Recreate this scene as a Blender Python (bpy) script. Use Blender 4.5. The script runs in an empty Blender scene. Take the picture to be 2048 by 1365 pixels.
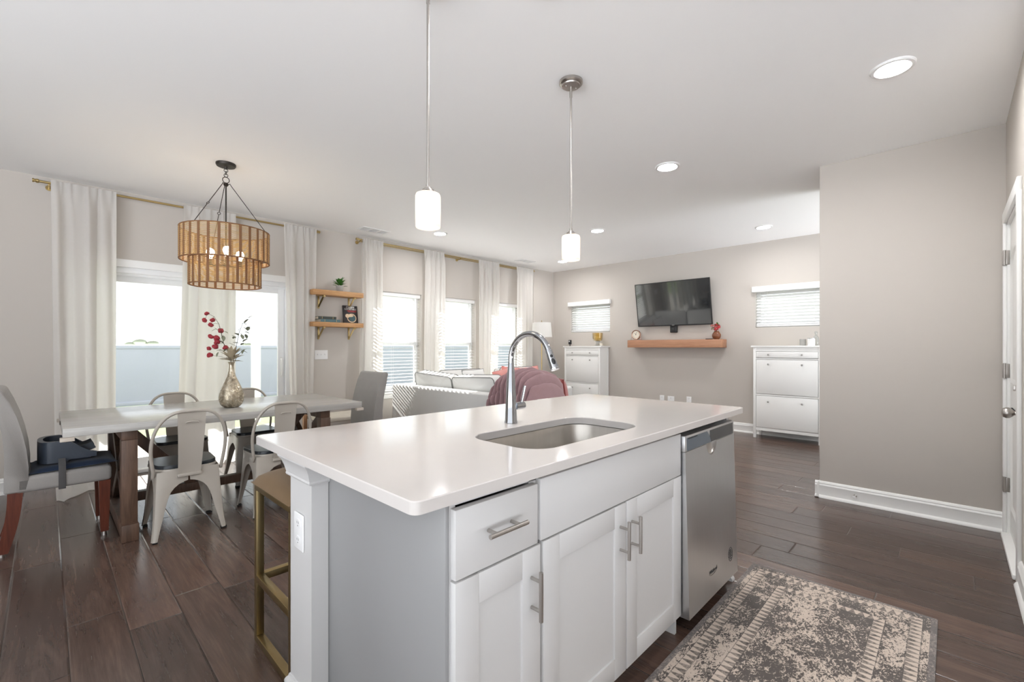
import bpy, bmesh, math, random
from mathutils import Vector, Matrix, noise

scene = bpy.context.scene
C = scene.collection
random.seed(11)
PI = math.pi
R = math.radians

# ------------------------------------------------------------------ camera
cam_d = bpy.data.cameras.new('camera')
cam_d.sensor_width = 36.0
cam_d.lens = 905.0 / 2048.0 * 36.0
cam_d.shift_y = (694.7 - 682.5) / 2048.0
cam_d.clip_start = 0.02
cam_d.clip_end = 500
cam = bpy.data.objects.new('camera', cam_d)
C.objects.link(cam)
cam.location = (0, 0, 1.243)
cam.rotation_euler = (R(90), 0, R(-45.85))
scene.camera = cam

# ------------------------------------------------------------------ world, sun, exposure
world = bpy.data.worlds.new('sky')
scene.world = world
world.use_nodes = True
bg = world.node_tree.nodes['Background']
bg.inputs['Color'].default_value = (0.93, 0.965, 1.0, 1)
bg.inputs['Strength'].default_value = 1.0
# pale sky above, a glow added below the horizon to brighten the ceiling
wt = world.node_tree
wco = wt.nodes.new('ShaderNodeTexCoord'); wsep = wt.nodes.new('ShaderNodeSeparateXYZ'); wmr = wt.nodes.new('ShaderNodeMapRange'); wmix = wt.nodes.new('ShaderNodeMix')
wmix.data_type = 'RGBA'
wt.links.new(wco.outputs['Generated'], wsep.inputs[0]); wt.links.new(wsep.outputs[2], wmr.inputs[0]); wt.links.new(wmr.outputs[0], wmix.inputs[0])
wmr.inputs[1].default_value = -0.05; wmr.inputs[2].default_value = 0.0
wmix.inputs[6].default_value = (2.6, 2.7, 2.84, 1); wmix.inputs[7].default_value = (0.66, 0.69, 0.72, 1)
wt.links.new(wmix.outputs[2], bg.inputs['Color'])
sun_d = bpy.data.lights.new('sun', 'SUN')
sun_d.energy = 7.5
sun_d.angle = R(0.3)
sun_d.color = (1.0, 0.965, 0.92)
sun = bpy.data.objects.new('sun', sun_d)
C.objects.link(sun)
sun.location = (4, 12, 8)
sun.rotation_euler = Vector((0.0, -1.0, -0.60)).to_track_quat('-Z', 'Y').to_euler()
CAN_STRENGTH = 112.0
BULB_STRENGTH = 14.0
vs = scene.view_settings
vs.view_transform = 'Standard'
vs.look = 'None'
vs.exposure = 1.34
vs.gamma = 1.0
vs.use_curve_mapping = False
cy = scene.cycles
cy.use_denoising = True
cy.max_bounces = 12
cy.diffuse_bounces = 8
cy.glossy_bounces = 6
cy.transmission_bounces = 8
cy.transparent_max_bounces = 24
cy.sample_clamp_indirect = 6.0
cy.caustics_reflective = False
cy.caustics_refractive = False

# ------------------------------------------------------------------ materials
def S(r, g, b):
    def l(c):
        c /= 255.0
        return c / 12.92 if c <= 0.04045 else ((c + 0.055) / 1.055) ** 2.4
    return (l(r), l(g), l(b), 1.0)

class NT:
    """a tiny wrapper for building node trees"""
    def __init__(s, name):
        s.m = bpy.data.materials.new(name)
        s.m.use_nodes = True
        s.t = s.m.node_tree
        s.b = s.t.nodes['Principled BSDF']
        s.out = s.t.nodes['Material Output']
        s._co = None
    def n(s, typ, **kw):
        nd = s.t.nodes.new(typ)
        for k, v in kw.items():
            setattr(nd, k, v)
        return nd
    def link(s, a, b):
        s.t.links.new(a, b)
    def put(s, sock, v):
        if isinstance(v, bpy.types.NodeSocket):
            s.link(v, sock)
        else:
            sock.default_value = v
    def co(s):
        if s._co is None:
            s._co = s.n('ShaderNodeTexCoord')
        return s._co.outputs['Object']
    def math(s, op, a, b=0.0, c=0.0, clamp=False):
        nd = s.n('ShaderNodeMath', operation=op, use_clamp=clamp)
        s.put(nd.inputs[0], a); s.put(nd.inputs[1], b); s.put(nd.inputs[2], c)
        return nd.outputs[0]
    def sep(s, v):
        nd = s.n('ShaderNodeSeparateXYZ'); s.put(nd.inputs[0], v)
        return nd.outputs[0], nd.outputs[1], nd.outputs[2]
    def comb(s, x, y, z):
        nd = s.n('ShaderNodeCombineXYZ')
        s.put(nd.inputs[0], x); s.put(nd.inputs[1], y); s.put(nd.inputs[2], z)
        return nd.outputs[0]
    def scale(s, v, sc):
        nd = s.n('ShaderNodeMapping'); s.put(nd.inputs[0], v); nd.inputs['Scale'].default_value = sc
        return nd.outputs[0]
    def noise(s, v, scale=5.0, detail=3.0, rough=0.55, dist=0.0):
        nd = s.n('ShaderNodeTexNoise'); s.put(nd.inputs['Vector'], v)
        nd.inputs['Scale'].default_value = scale; nd.inputs['Detail'].default_value = detail
        nd.inputs['Roughness'].default_value = rough; nd.inputs['Distortion'].default_value = dist
        return nd.outputs['Fac']
    def white(s, v):
        nd = s.n('ShaderNodeTexWhiteNoise', noise_dimensions='3D'); s.put(nd.inputs['Vector'], v)
        return nd.outputs['Value']
    def ramp(s, f, stops):
        nd = s.n('ShaderNodeValToRGB'); s.put(nd.inputs[0], f)
        e = nd.color_ramp.elements
        while len(e) < len(stops):
            e.new(0.5)
        for el, (p, c) in zip(e, stops):
            el.position = p; el.color = c
        return nd.outputs[0]
    def mix(s, f, a, b, mode='MIX'):
        nd = s.n('ShaderNodeMix', data_type='RGBA', blend_type=mode)
        s.put(nd.inputs[0], f); s.put(nd.inputs[6], a); s.put(nd.inputs[7], b)
        return nd.outputs[2]
    def step(s, v, lo, hi, a=0.0, b=1.0):
        nd = s.n('ShaderNodeMapRange'); s.put(nd.inputs[0], v)
        nd.inputs[1].default_value = lo; nd.inputs[2].default_value = hi
        nd.inputs[3].default_value = a; nd.inputs[4].default_value = b
        return nd.outputs[0]
    def bump(s, h, strength=0.3, dist=0.01):
        nd = s.n('ShaderNodeBump'); s.put(nd.inputs['Height'], h)
        nd.inputs['Strength'].default_value = strength; nd.inputs['Distance'].default_value = dist
        s.link(nd.outputs[0], s.b.inputs['Normal'])
    def set(s, **kw):
        names = dict(col='Base Color', rough='Roughness', metal='Metallic', spec='Specular IOR Level', trans='Transmission Weight',
                     ior='IOR', alpha='Alpha', coat='Coat Weight', sheen='Sheen Weight', em='Emission Color', ems='Emission Strength', aniso='Anisotropic')
        for k, v in kw.items():
            s.put(s.b.inputs[names[k]], v)
        return s

def plain(name, col, rough=0.5, metal=0.0, spec=0.5, var=0.0, vs_=4.0, bump=0.0, bs=60.0, bd=0.002, stretch=(1, 1, 1), coat=0.0):
    t = NT(name)
    v = t.scale(t.co(), stretch)
    if var:
        d = tuple(c * (1 - var) for c in col[:3]) + (1,)
        t.set(col=t.mix(t.noise(v, vs_, 4), d, col))
    else:
        t.set(col=col)
    t.set(rough=rough, metal=metal, spec=spec, coat=coat)
    if bump:
        t.bump(t.noise(v, bs, 3), bump, bd)
    return t.m

def woodmat(name, c1, c2, grain=(2, 40, 40), rough=0.5, bump=0.15, scale=1.0):
    t = NT(name)
    v = t.scale(t.co(), grain)
    a = t.noise(v, scale, 6, 0.65, 0.6)
    b = t.noise(t.scale(t.co(), tuple(g * 4 for g in grain)), scale, 3, 0.6)
    f = t.math('ADD', t.math('MULTIPLY', a, 0.75), t.math('MULTIPLY', b, 0.25))
    t.set(col=t.ramp(f, [(0.32, c1), (0.68, c2)]), rough=rough)
    t.bump(f, bump, 0.002)
    return t.m

def emissive(name, col, strength, base=(0.9, 0.9, 0.9, 1)):
    t = NT(name)
    t.set(col=base, em=col, ems=strength, rough=0.5)
    return t.m

def fabric(name, col, weave=420.0, var=0.12, bump=0.25, sheen=0.2, rough=0.9):
    t = NT(name)
    v = t.co()
    n1 = t.noise(v, weave, 2, 0.7)
    n2 = t.noise(v, 9.0, 3)
    d = tuple(c * (1 - var * 2) for c in col[:3]) + (1,)
    t.set(col=t.mix(t.math('ADD', t.math('MULTIPLY', n1, 0.6), t.math('MULTIPLY', n2, 0.4)), d, col), rough=rough, sheen=sheen, spec=0.2)
    t.bump(n1, bump, 0.002)
    return t.m

def sheer(name, col, trans):
    """cloth that lets light through"""
    t = NT(name)
    v = t.scale(t.co(), (300, 300, 300))
    c = t.mix(t.noise(v, 1.0, 2), tuple(x * 0.93 for x in col[:3]) + (1,), col)
    d = t.n('ShaderNodeBsdfDiffuse'); t.link(c, d.inputs[0])
    l = t.n('ShaderNodeBsdfTranslucent'); t.link(c, l.inputs[0])
    m = t.n('ShaderNodeMixShader'); m.inputs[0].default_value = trans
    t.link(d.outputs[0], m.inputs[1]); t.link(l.outputs[0], m.inputs[2]); t.link(m.outputs[0], t.out.inputs[0])
    return t.m

def paneglass(name):
    t = NT(name)
    tr = t.n('ShaderNodeBsdfTransparent'); tr.inputs[0].default_value = (0.96, 0.975, 0.98, 1)
    gl = t.n('ShaderNodeBsdfGlossy'); gl.inputs['Roughness'].default_value = 0.02
    lw = t.n('ShaderNodeLayerWeight'); lw.inputs[0].default_value = 0.5
    fr = t.math('ADD', t.math('MULTIPLY', t.math('POWER', lw.outputs['Facing'], 4.0), 0.45), 0.022)
    m = t.n('ShaderNodeMixShader')
    t.link(fr, m.inputs[0]); t.link(tr.outputs[0], m.inputs[1]); t.link(gl.outputs[0], m.inputs[2]); t.link(m.outputs[0], t.out.inputs[0])
    return t.m

def floor_mat():
    t = NT('dark_plank_floor')
    x, y, z = t.sep(t.co())
    PW, PL = 0.191, 1.32
    cx_ = t.math('DIVIDE', t.math('SUBTRACT', x, 0.064), PW)
    col = t.math('FLOOR', cx_)
    fx = t.math('FRACT', cx_)
    off = t.math('MULTIPLY', t.white(t.comb(col, 3.1, 0.0)), PL)
    cy_ = t.math('DIVIDE', t.math('ADD', y, off), PL)
    row = t.math('FLOOR', cy_)
    fy = t.math('FRACT', cy_)
    rnd = t.white(t.comb(col, row, 7.7))
    # grain runs along y
    gv = t.comb(t.math('MULTIPLY', x, 16.0), t.math('MULTIPLY', y, 1.5), t.math('MULTIPLY', rnd, 37.0))
    g1 = t.noise(gv, 1.0, 7, 0.62, 1.2)
    gv2 = t.comb(t.math('MULTIPLY', x, 120.0), t.math('MULTIPLY', y, 5.0), t.math('MULTIPLY', rnd, 11.0))
    g2 = t.noise(gv2, 1.0, 3, 0.6, 0.3)
    f = t.math('ADD', t.math('MULTIPLY', g1, 0.7), t.math('MULTIPLY', g2, 0.3))
    c = t.ramp(f, [(0.28, S(66, 52, 46)), (0.5, S(88, 71, 63)), (0.72, S(112, 93, 83))])
    tone = t.ramp(rnd, [(0.0, (0.66, 0.65, 0.66, 1)), (1.0, (1.18, 1.10, 1.05, 1))])
    c = t.mix(1.0, c, tone, 'MULTIPLY')
    ex = t.math('MULTIPLY', t.math('MINIMUM', fx, t.math('SUBTRACT', 1.0, fx)), PW)
    ey = t.math('MULTIPLY', t.math('MINIMUM', fy, t.math('SUBTRACT', 1.0, fy)), PL)
    e = t.math('MINIMUM', ex, ey)
    seam = t.step(e, 0.0007, 0.0016)
    c = t.mix(seam, S(26, 19, 16), c)
    t.set(col=c, rough=t.step(f, 0.3, 0.7, 0.30, 0.20), spec=0.6)
    hand = t.noise(t.comb(t.math('MULTIPLY', x, 9.0), t.math('MULTIPLY', y, 2.0), rnd), 1.0, 2)
    h = t.math('ADD', t.math('MULTIPLY', t.step(e, 0.0, 0.006), 2.6), t.math('ADD', t.math('MULTIPLY', f, 0.5), t.math('MULTIPLY', hand, 0.9)))
    t.bump(h, 0.45, 0.0026)
    return t.m

def rug_mat():
    """worn cream and charcoal runner; local x along the length (0..L), y across (0..W)"""
    t = NT('worn_runner_rug')
    x, y, z = t.sep(t.co())
    W, L = 0.77, 2.13
    ey = t.math('MINIMUM', y, t.math('SUBTRACT', W, y))
    ex = t.math('MINIMUM', x, t.math('SUBTRACT', L, x))
    e = t.math('MINIMUM', ey, ex)
    along = t.math('ADD', t.math('MULTIPLY', t.math('LESS_THAN', ex, ey), y), t.math('MULTIPLY', t.math('SUBTRACT', 1.0, t.math('LESS_THAN', ex, ey)), x))
    v = t.co()
    hatch = t.noise(t.comb(t.math('ADD', t.math('MULTIPLY', x, 70.0), t.math('MULTIPLY', y, 34.0)), t.math('MULTIPLY', y, 95.0), 0.0), 1.0, 4, 0.7, 0.4)
    wear = t.noise(v, 5.5, 5, 0.6, 0.6)
    wear2 = t.noise(v, 17.0, 5, 0.7, 1.5)
    motif = t.n('ShaderNodeTexVoronoi', feature='SMOOTH_F1'); t.put(motif.inputs['Vector'], t.scale(v, (19, 25, 1)))
    motif.inputs['Scale'].default_value = 1.0
    mf = t.step(motif.outputs['Distance'], 0.2, 0.5)
    fine = t.noise(t.comb(t.math('MULTIPLY', x, 1.0), t.math('MULTIPLY', y, 1.7), 2.0), 42.0, 3, 0.55, 1.8)
    fld = t.math('ADD', t.math('ADD', t.math('MULTIPLY', wear, 1.05), t.math('MULTIPLY', hatch, 0.55)), t.math('ADD', t.math('MULTIPLY', fine, 1.25), t.math('MULTIPLY', mf, 0.12)))
    dark = t.step(fld, 1.41, 1.55)
    # two pale border stripes with a row of dark triangles
    def stripe(c, w):
        return t.math('LESS_THAN', t.math('ABSOLUTE', t.math('SUBTRACT', e, c)), w)
    for c, w, per in ((0.068, 0.019, 0.034), (0.19, 0.019, 0.034)):
        st = stripe(c, w)
        saw = t.math('FRACT', t.math('DIVIDE', along, per))
        tri = t.math('ABSOLUTE', t.math('SUBTRACT', saw, 0.5))
        rel = t.math('ADD', t.math('DIVIDE', t.math('SUBTRACT', e, c), 2 * w * 1.5), 0.5)
        inside = t.math('MULTIPLY', t.math('LESS_THAN', tri, t.math('MULTIPLY', rel, 0.5)), t.math('LESS_THAN', rel, 0.84))
        inside = t.math('MULTIPLY', inside, t.step(t.math('ADD', wear2, t.math('MULTIPLY', hatch, 0.6)), 0.66, 0.95, 1.0, 0.45))
        dark = t.math('ADD', t.math('MULTIPLY', dark, t.math('SUBTRACT', 1.0, st)), t.math('MULTIPLY', inside, st))
        ln = t.math('LESS_THAN', t.math('ABSOLUTE', t.math('SUBTRACT', t.math('ABSOLUTE', t.math('SUBTRACT', e, c)), w + 0.002)), 0.0018)
        dark = t.math('ADD', dark, t.math('MULTIPLY', ln, 0.5), clamp=True)
    edge = t.math('LESS_THAN', e, 0.022)
    cream = t.mix(wear2, S(192, 175, 160), S(216, 202, 189))
    char = t.mix(wear, S(70, 63, 58), S(104, 97, 93))
    c = t.mix(dark, cream, char)
    c = t.mix(t.math('MULTIPLY', edge, t.step(hatch, 0.3, 0.6, 0.5, 1.0)), c, S(112, 106, 104))
    t.set(col=c, rough=0.95, spec=0.1, sheen=0.15)
    t.bump(t.math('ADD', hatch, t.math('MULTIPLY', dark, -0.4)), 0.4, 0.003)
    return t.m

def steel_mat(name, col, rough, stretch):
    t = NT(name)
    n = t.noise(t.scale(t.co(), stretch), 1.0, 3, 0.6)
    sm = t.noise(t.co(), 3.0, 4, 0.6, 0.5)
    t.set(col=t.mix(n, tuple(c * 0.86 for c in col[:3]) + (1,), col), metal=1.0,
          rough=t.math('ADD', t.math('MULTIPLY', n, 0.08), t.step(sm, 0.3, 0.7, rough - 0.05, rough + 0.06)))
    t.bump(n, 0.04, 0.0006)
    return t.m

def fur_mat(name, col):
    t = NT(name)
    v = t.co()
    n = t.noise(v, 160, 3, 0.7)
    n2 = t.noise(v, 14, 3)
    t.set(col=t.mix(t.math('ADD', t.math('MULTIPLY', n, 0.4), t.math('MULTIPLY', n2, 0.6)), tuple(c * 0.7 for c in col[:3]) + (1,), col), rough=1.0, sheen=0.3, spec=0.1)
    t.bump(n, 0.3, 0.003)
    return t.m

MAT = dict(
    wall=plain('warm_wall_paint', S(198, 192, 185), 0.85, spec=0.25, bump=0.05, bs=220, bd=0.001),
    ceil=plain('ceiling_paint', S(249, 249, 249), 0.9, spec=0.2, bump=0.05, bs=180, bd=0.001),
    trim=plain('white_trim_paint', S(240, 240, 238), 0.4, var=0.02),
    floor=floor_mat(), rug=rug_mat(),
    cabinet=plain('white_cabinet_paint', S(208, 207, 206), 0.38, var=0.015),
    cabinet_in=plain('cabinet_interior', S(200, 198, 194), 0.6, var=0.03),
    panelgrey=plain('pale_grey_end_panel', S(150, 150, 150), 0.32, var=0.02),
    quartz=plain('white_quartz', S(207, 202, 198), 0.1, var=0.03, vs_=14, spec=0.5),
    steel=steel_mat('brushed_steel', (0.72, 0.725, 0.73, 1), 0.33, (300, 4, 4)),
    sinksteel=steel_mat('sink_steel', (0.50, 0.47, 0.43, 1), 0.3, (60, 60, 3)),
    nickel=steel_mat('brushed_nickel', (0.50, 0.47, 0.44, 1), 0.28, (120, 120, 120)),
    chrome=plain('polished_chrome', (0.46, 0.47, 0.49, 1), 0.06, 1.0, var=0.02),
    black=plain('black_plastic', S(28, 28, 30), 0.35, var=0.1),
    darkgap=plain('dark_recess', S(18, 18, 18), 0.8, var=0.1),
    panelblue=plain('grey_control_gloss', S(96, 104, 112), 0.15, var=0.05),
    paneldark=plain('dark_control_gloss', S(66, 67, 68), 0.15, var=0.05),
    gold=plain('brushed_brass', (0.55, 0.42, 0.20, 1), 0.3, 1.0, var=0.1, vs_=30),
    goldpaint=plain('antique_gold_metal', (0.40, 0.31, 0.16, 1), 0.36, 1.0, var=0.12, vs_=30),
    velvet=fabric('taupe_velvet', S(122, 99, 72), 300, 0.16, 0.2, 0.1, 0.75),
    linen=fabric('grey_linen', S(166, 162, 158), 380, 0.16, 0.35),
    redwood=woodmat('red_brown_wood', S(74, 34, 22), S(112, 56, 38), (40, 40, 3), 0.3, 0.05),
    tabletop=woodmat('grey_washed_wood', S(166, 163, 158), S(192, 190, 186), (2.5, 60, 60), 0.22, 0.015),
    tablewood=woodmat('walnut_trestle_wood', S(74, 56, 46), S(116, 90, 74), (30, 30, 3), 0.45, 0.12),
    pegwood=woodmat('pale_bare_wood', S(186, 176, 164), S(208, 198, 186), (4, 60, 60), 0.6),
    metalwhite=plain('cream_painted_metal', S(180, 173, 163), 0.32, var=0.04, vs_=8),
    darkwood=woodmat('blackened_wood_seat', S(18, 22, 26), S(46, 52, 58), (4, 60, 60), 0.3, 0.15),
    rubber=plain('black_rubber', S(22, 22, 22), 0.8, var=0.2),
    booster=plain('slate_plastic', S(58, 66, 78), 0.42, var=0.05),
    navy=fabric('navy_cloth', S(26, 44, 70), 260, 0.15, 0.3),
    strap=fabric('grey_webbing', S(92, 90, 90), 200, 0.15),
    oak=woodmat('honey_oak', S(168, 122, 76), S(204, 160, 112), (3, 45, 45), 0.5, 0.1),
    mantel=woodmat('rosy_brown_wood', S(160, 112, 84), S(196, 148, 116), (60, 2.2, 40), 0.5, 0.1),
    curtain=sheer('off_white_curtain_cloth', S(236, 233, 229), 0.46),
    blind=sheer('white_blind_slat', S(244, 244, 244), 0.22),
    blindsolid=plain('white_blind_rail', S(240, 240, 240), 0.45, var=0.02),
    glass=paneglass('window_glass'),
    vinyl=plain('white_vinyl', S(238, 239, 240), 0.35, var=0.02),
    fence=plain('shade_greyed_vinyl_fence', S(186, 189, 203), 0.5, var=0.03),  # white vinyl; the grey puts its shade into the colour
    concrete=plain('patio_concrete', S(190, 184, 176), 0.9, var=0.12, vs_=3, bump=0.2, bs=40),
    grass=plain('lawn_grass', S(130, 146, 96), 0.95, var=0.4, vs_=12, bump=0.6, bs=90, bd=0.02),
    leaf=plain('fresh_green_leaf', S(66, 122, 46), 0.45, var=0.35, vs_=30),
    dryleaf=plain('dusty_green_leaf', S(140, 144, 122), 0.7, var=0.3, vs_=30),
    drypetal=plain('dried_straw_petal', S(190, 176, 150), 0.8, var=0.3, vs_=40),
    redbloom=plain('deep_red_bloom', S(168, 52, 62), 0.7, var=0.35, vs_=60),
    pinkbloom=plain('coral_pink_bloom', S(232, 100, 104), 0.7, var=0.3, vs_=60),
    stem=plain('brown_stem', S(74, 62, 44), 0.7, var=0.2),
    pot=plain('grey_pot', S(176, 174, 170), 0.8, var=0.1, vs_=30, bump=0.1),
    sofa=fabric('pale_grey_slipcover', S(228, 228, 226), 420, 0.06, 0.15),
    piping=fabric('grey_piping', S(134, 134, 132), 420, 0.06, 0.1),
    coral=fabric('coral_pink_velvet', S(222, 146, 138), 300, 0.14, 0.15, 0.6),
    rust=fabric('rust_pink_velvet', S(176, 92, 88), 300, 0.14, 0.15, 0.6),
    mauvefur=fur_mat('mauve_faux_fur', S(170, 138, 142)),
    lampshade=sheer('white_lamp_shade', S(244, 243, 240), 0.35),
    tvscreen=plain('tv_screen_gloss', S(26, 30, 34), 0.09, spec=1.0, var=0.05, coat=1.0),
    white=plain('white_gloss_furniture', S(238, 238, 236), 0.35, var=0.015),
    knob=plain('pewter_knob', (0.42, 0.40, 0.38, 1), 0.35, 1.0, var=0.1),
    plate=plain('white_plastic_plate', S(240, 240, 240), 0.35, var=0.02),
    canring=plain('white_light_trim', S(236, 236, 236), 0.5, var=0.02),
    canlens=emissive('lit_led_lens', (1.0, 0.985, 0.98, 1), CAN_STRENGTH),
    bulb=emissive('lit_bulb', (1.0, 0.83, 0.62, 1), BULB_STRENGTH),
    straw=plain('straw_cord', S(214, 178, 122), 0.8, var=0.3, vs_=40, bump=0.3, bs=200),
    cane=plain('brown_cane_band', S(132, 92, 60), 0.75, var=0.25, vs_=40, bump=0.3, bs=200),
    iron=plain('dark_bronze_metal', S(62, 58, 54), 0.45, 0.7, var=0.15),
    rosewire=plain('copper_wire', (0.5, 0.32, 0.24, 1), 0.35, 1.0, var=0.1),
    clockface=plain('cream_clock_face', S(232, 224, 208), 0.6, var=0.05),
    bookgreen=plain('dark_green_cover', S(66, 70, 64), 0.6, var=0.15, vs_=20),
    bookblue=plain('teal_blue_cover', S(84, 112, 118), 0.6, var=0.15, vs_=20),
    paper=plain('book_paper', S(226, 216, 198), 0.8, var=0.1, stretch=(1, 1, 60)),
    bookdark=plain('charcoal_cover', S(46, 42, 44), 0.35, var=0.2, vs_=30),
    ink=plain('white_print', S(232, 228, 222), 0.6, var=0.03),
    redink=plain('red_print', S(186, 40, 44), 0.6, var=0.05),
    cupink=plain('cream_cup_print', S(214, 190, 160), 0.6, var=0.2, vs_=30),
    tealink=plain('teal_drink_print', S(60, 92, 98), 0.6, var=0.3, vs_=30),
    darkink=plain('dark_print', S(52, 52, 54), 0.5, var=0.05),
    woven=woodmat('woven_seat_cord', S(190, 182, 168), S(222, 216, 204), (8, 90, 90), 0.85, 0.4),
    benchwood=woodmat('light_brown_wood', S(150, 108, 74), S(186, 142, 104), (40, 40, 3), 0.5, 0.1),
    brownvase=plain('brown_glazed_vase', S(140, 86, 56), 0.3, var=0.5, vs_=45),
    wax=plain('cream_wax', S(236, 228, 212), 0.5, var=0.04),
    silver=plain('silver_tray', (0.6, 0.6, 0.6, 1), 0.25, 1.0, var=0.1, vs_=40),
)

def vase_mat():
    t = NT('mercury_glass')
    v = t.co()
    sp = t.noise(v, 60, 5, 0.75)
    bl = t.noise(v, 12, 3, 0.6)
    c = t.ramp(t.math('ADD', t.math('MULTIPLY', sp, 0.6), t.math('MULTIPLY', bl, 0.4)),
               [(0.36, S(112, 100, 84)), (0.5, S(180, 168, 146)), (0.64, S(222, 214, 196))])
    t.set(col=c, metal=0.75, rough=t.step(sp, 0.35, 0.65, 0.42, 0.18))
    t.bump(sp, 0.12, 0.002)
    return t.m
MAT['mercury'] = vase_mat()

def shade_glass():
    t = NT('opal_glass_lit')
    tl = t.n('ShaderNodeBsdfTranslucent'); tl.inputs[0].default_value = (0.95, 0.92, 0.88, 1)
    df = t.n('ShaderNodeBsdfDiffuse'); df.inputs[0].default_value = (0.92, 0.9, 0.87, 1)
    gl = t.n('ShaderNodeBsdfGlossy'); gl.inputs['Roughness'].default_value = 0.15
    m1 = t.n('ShaderNodeMixShader'); m1.inputs[0].default_value = 0.55
    t.link(df.outputs[0], m1.inputs[1]); t.link(tl.outputs[0], m1.inputs[2])
    m2 = t.n('ShaderNodeMixShader'); m2.inputs[0].default_value = 0.05
    t.link(m1.outputs[0], m2.inputs[1]); t.link(gl.outputs[0], m2.inputs[2]); t.link(m2.outputs[0], t.out.inputs[0])
    return t.m
MAT['opal'] = shade_glass()

def clear_glass(name, tint):
    t = NT(name)
    tr = t.n('ShaderNodeBsdfTransparent'); tr.inputs[0].default_value = tint
    gl = t.n('ShaderNodeBsdfGlossy'); gl.inputs['Roughness'].default_value = 0.05
    lw = t.n('ShaderNodeLayerWeight'); lw.inputs[0].default_value = 0.35
    m = t.n('ShaderNodeMixShader')
    t.link(lw.outputs['Facing'], m.inputs[0]); t.link(tr.outputs[0], m.inputs[1]); t.link(gl.outputs[0], m.inputs[2]); t.link(m.outputs[0], t.out.inputs[0])
    return t.m
MAT['amberglass'] = clear_glass('pale_amber_glass', (0.95, 0.86, 0.62, 1))
MAT['clearglass'] = clear_glass('clear_glass', (0.9, 0.92, 0.92, 1))

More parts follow.
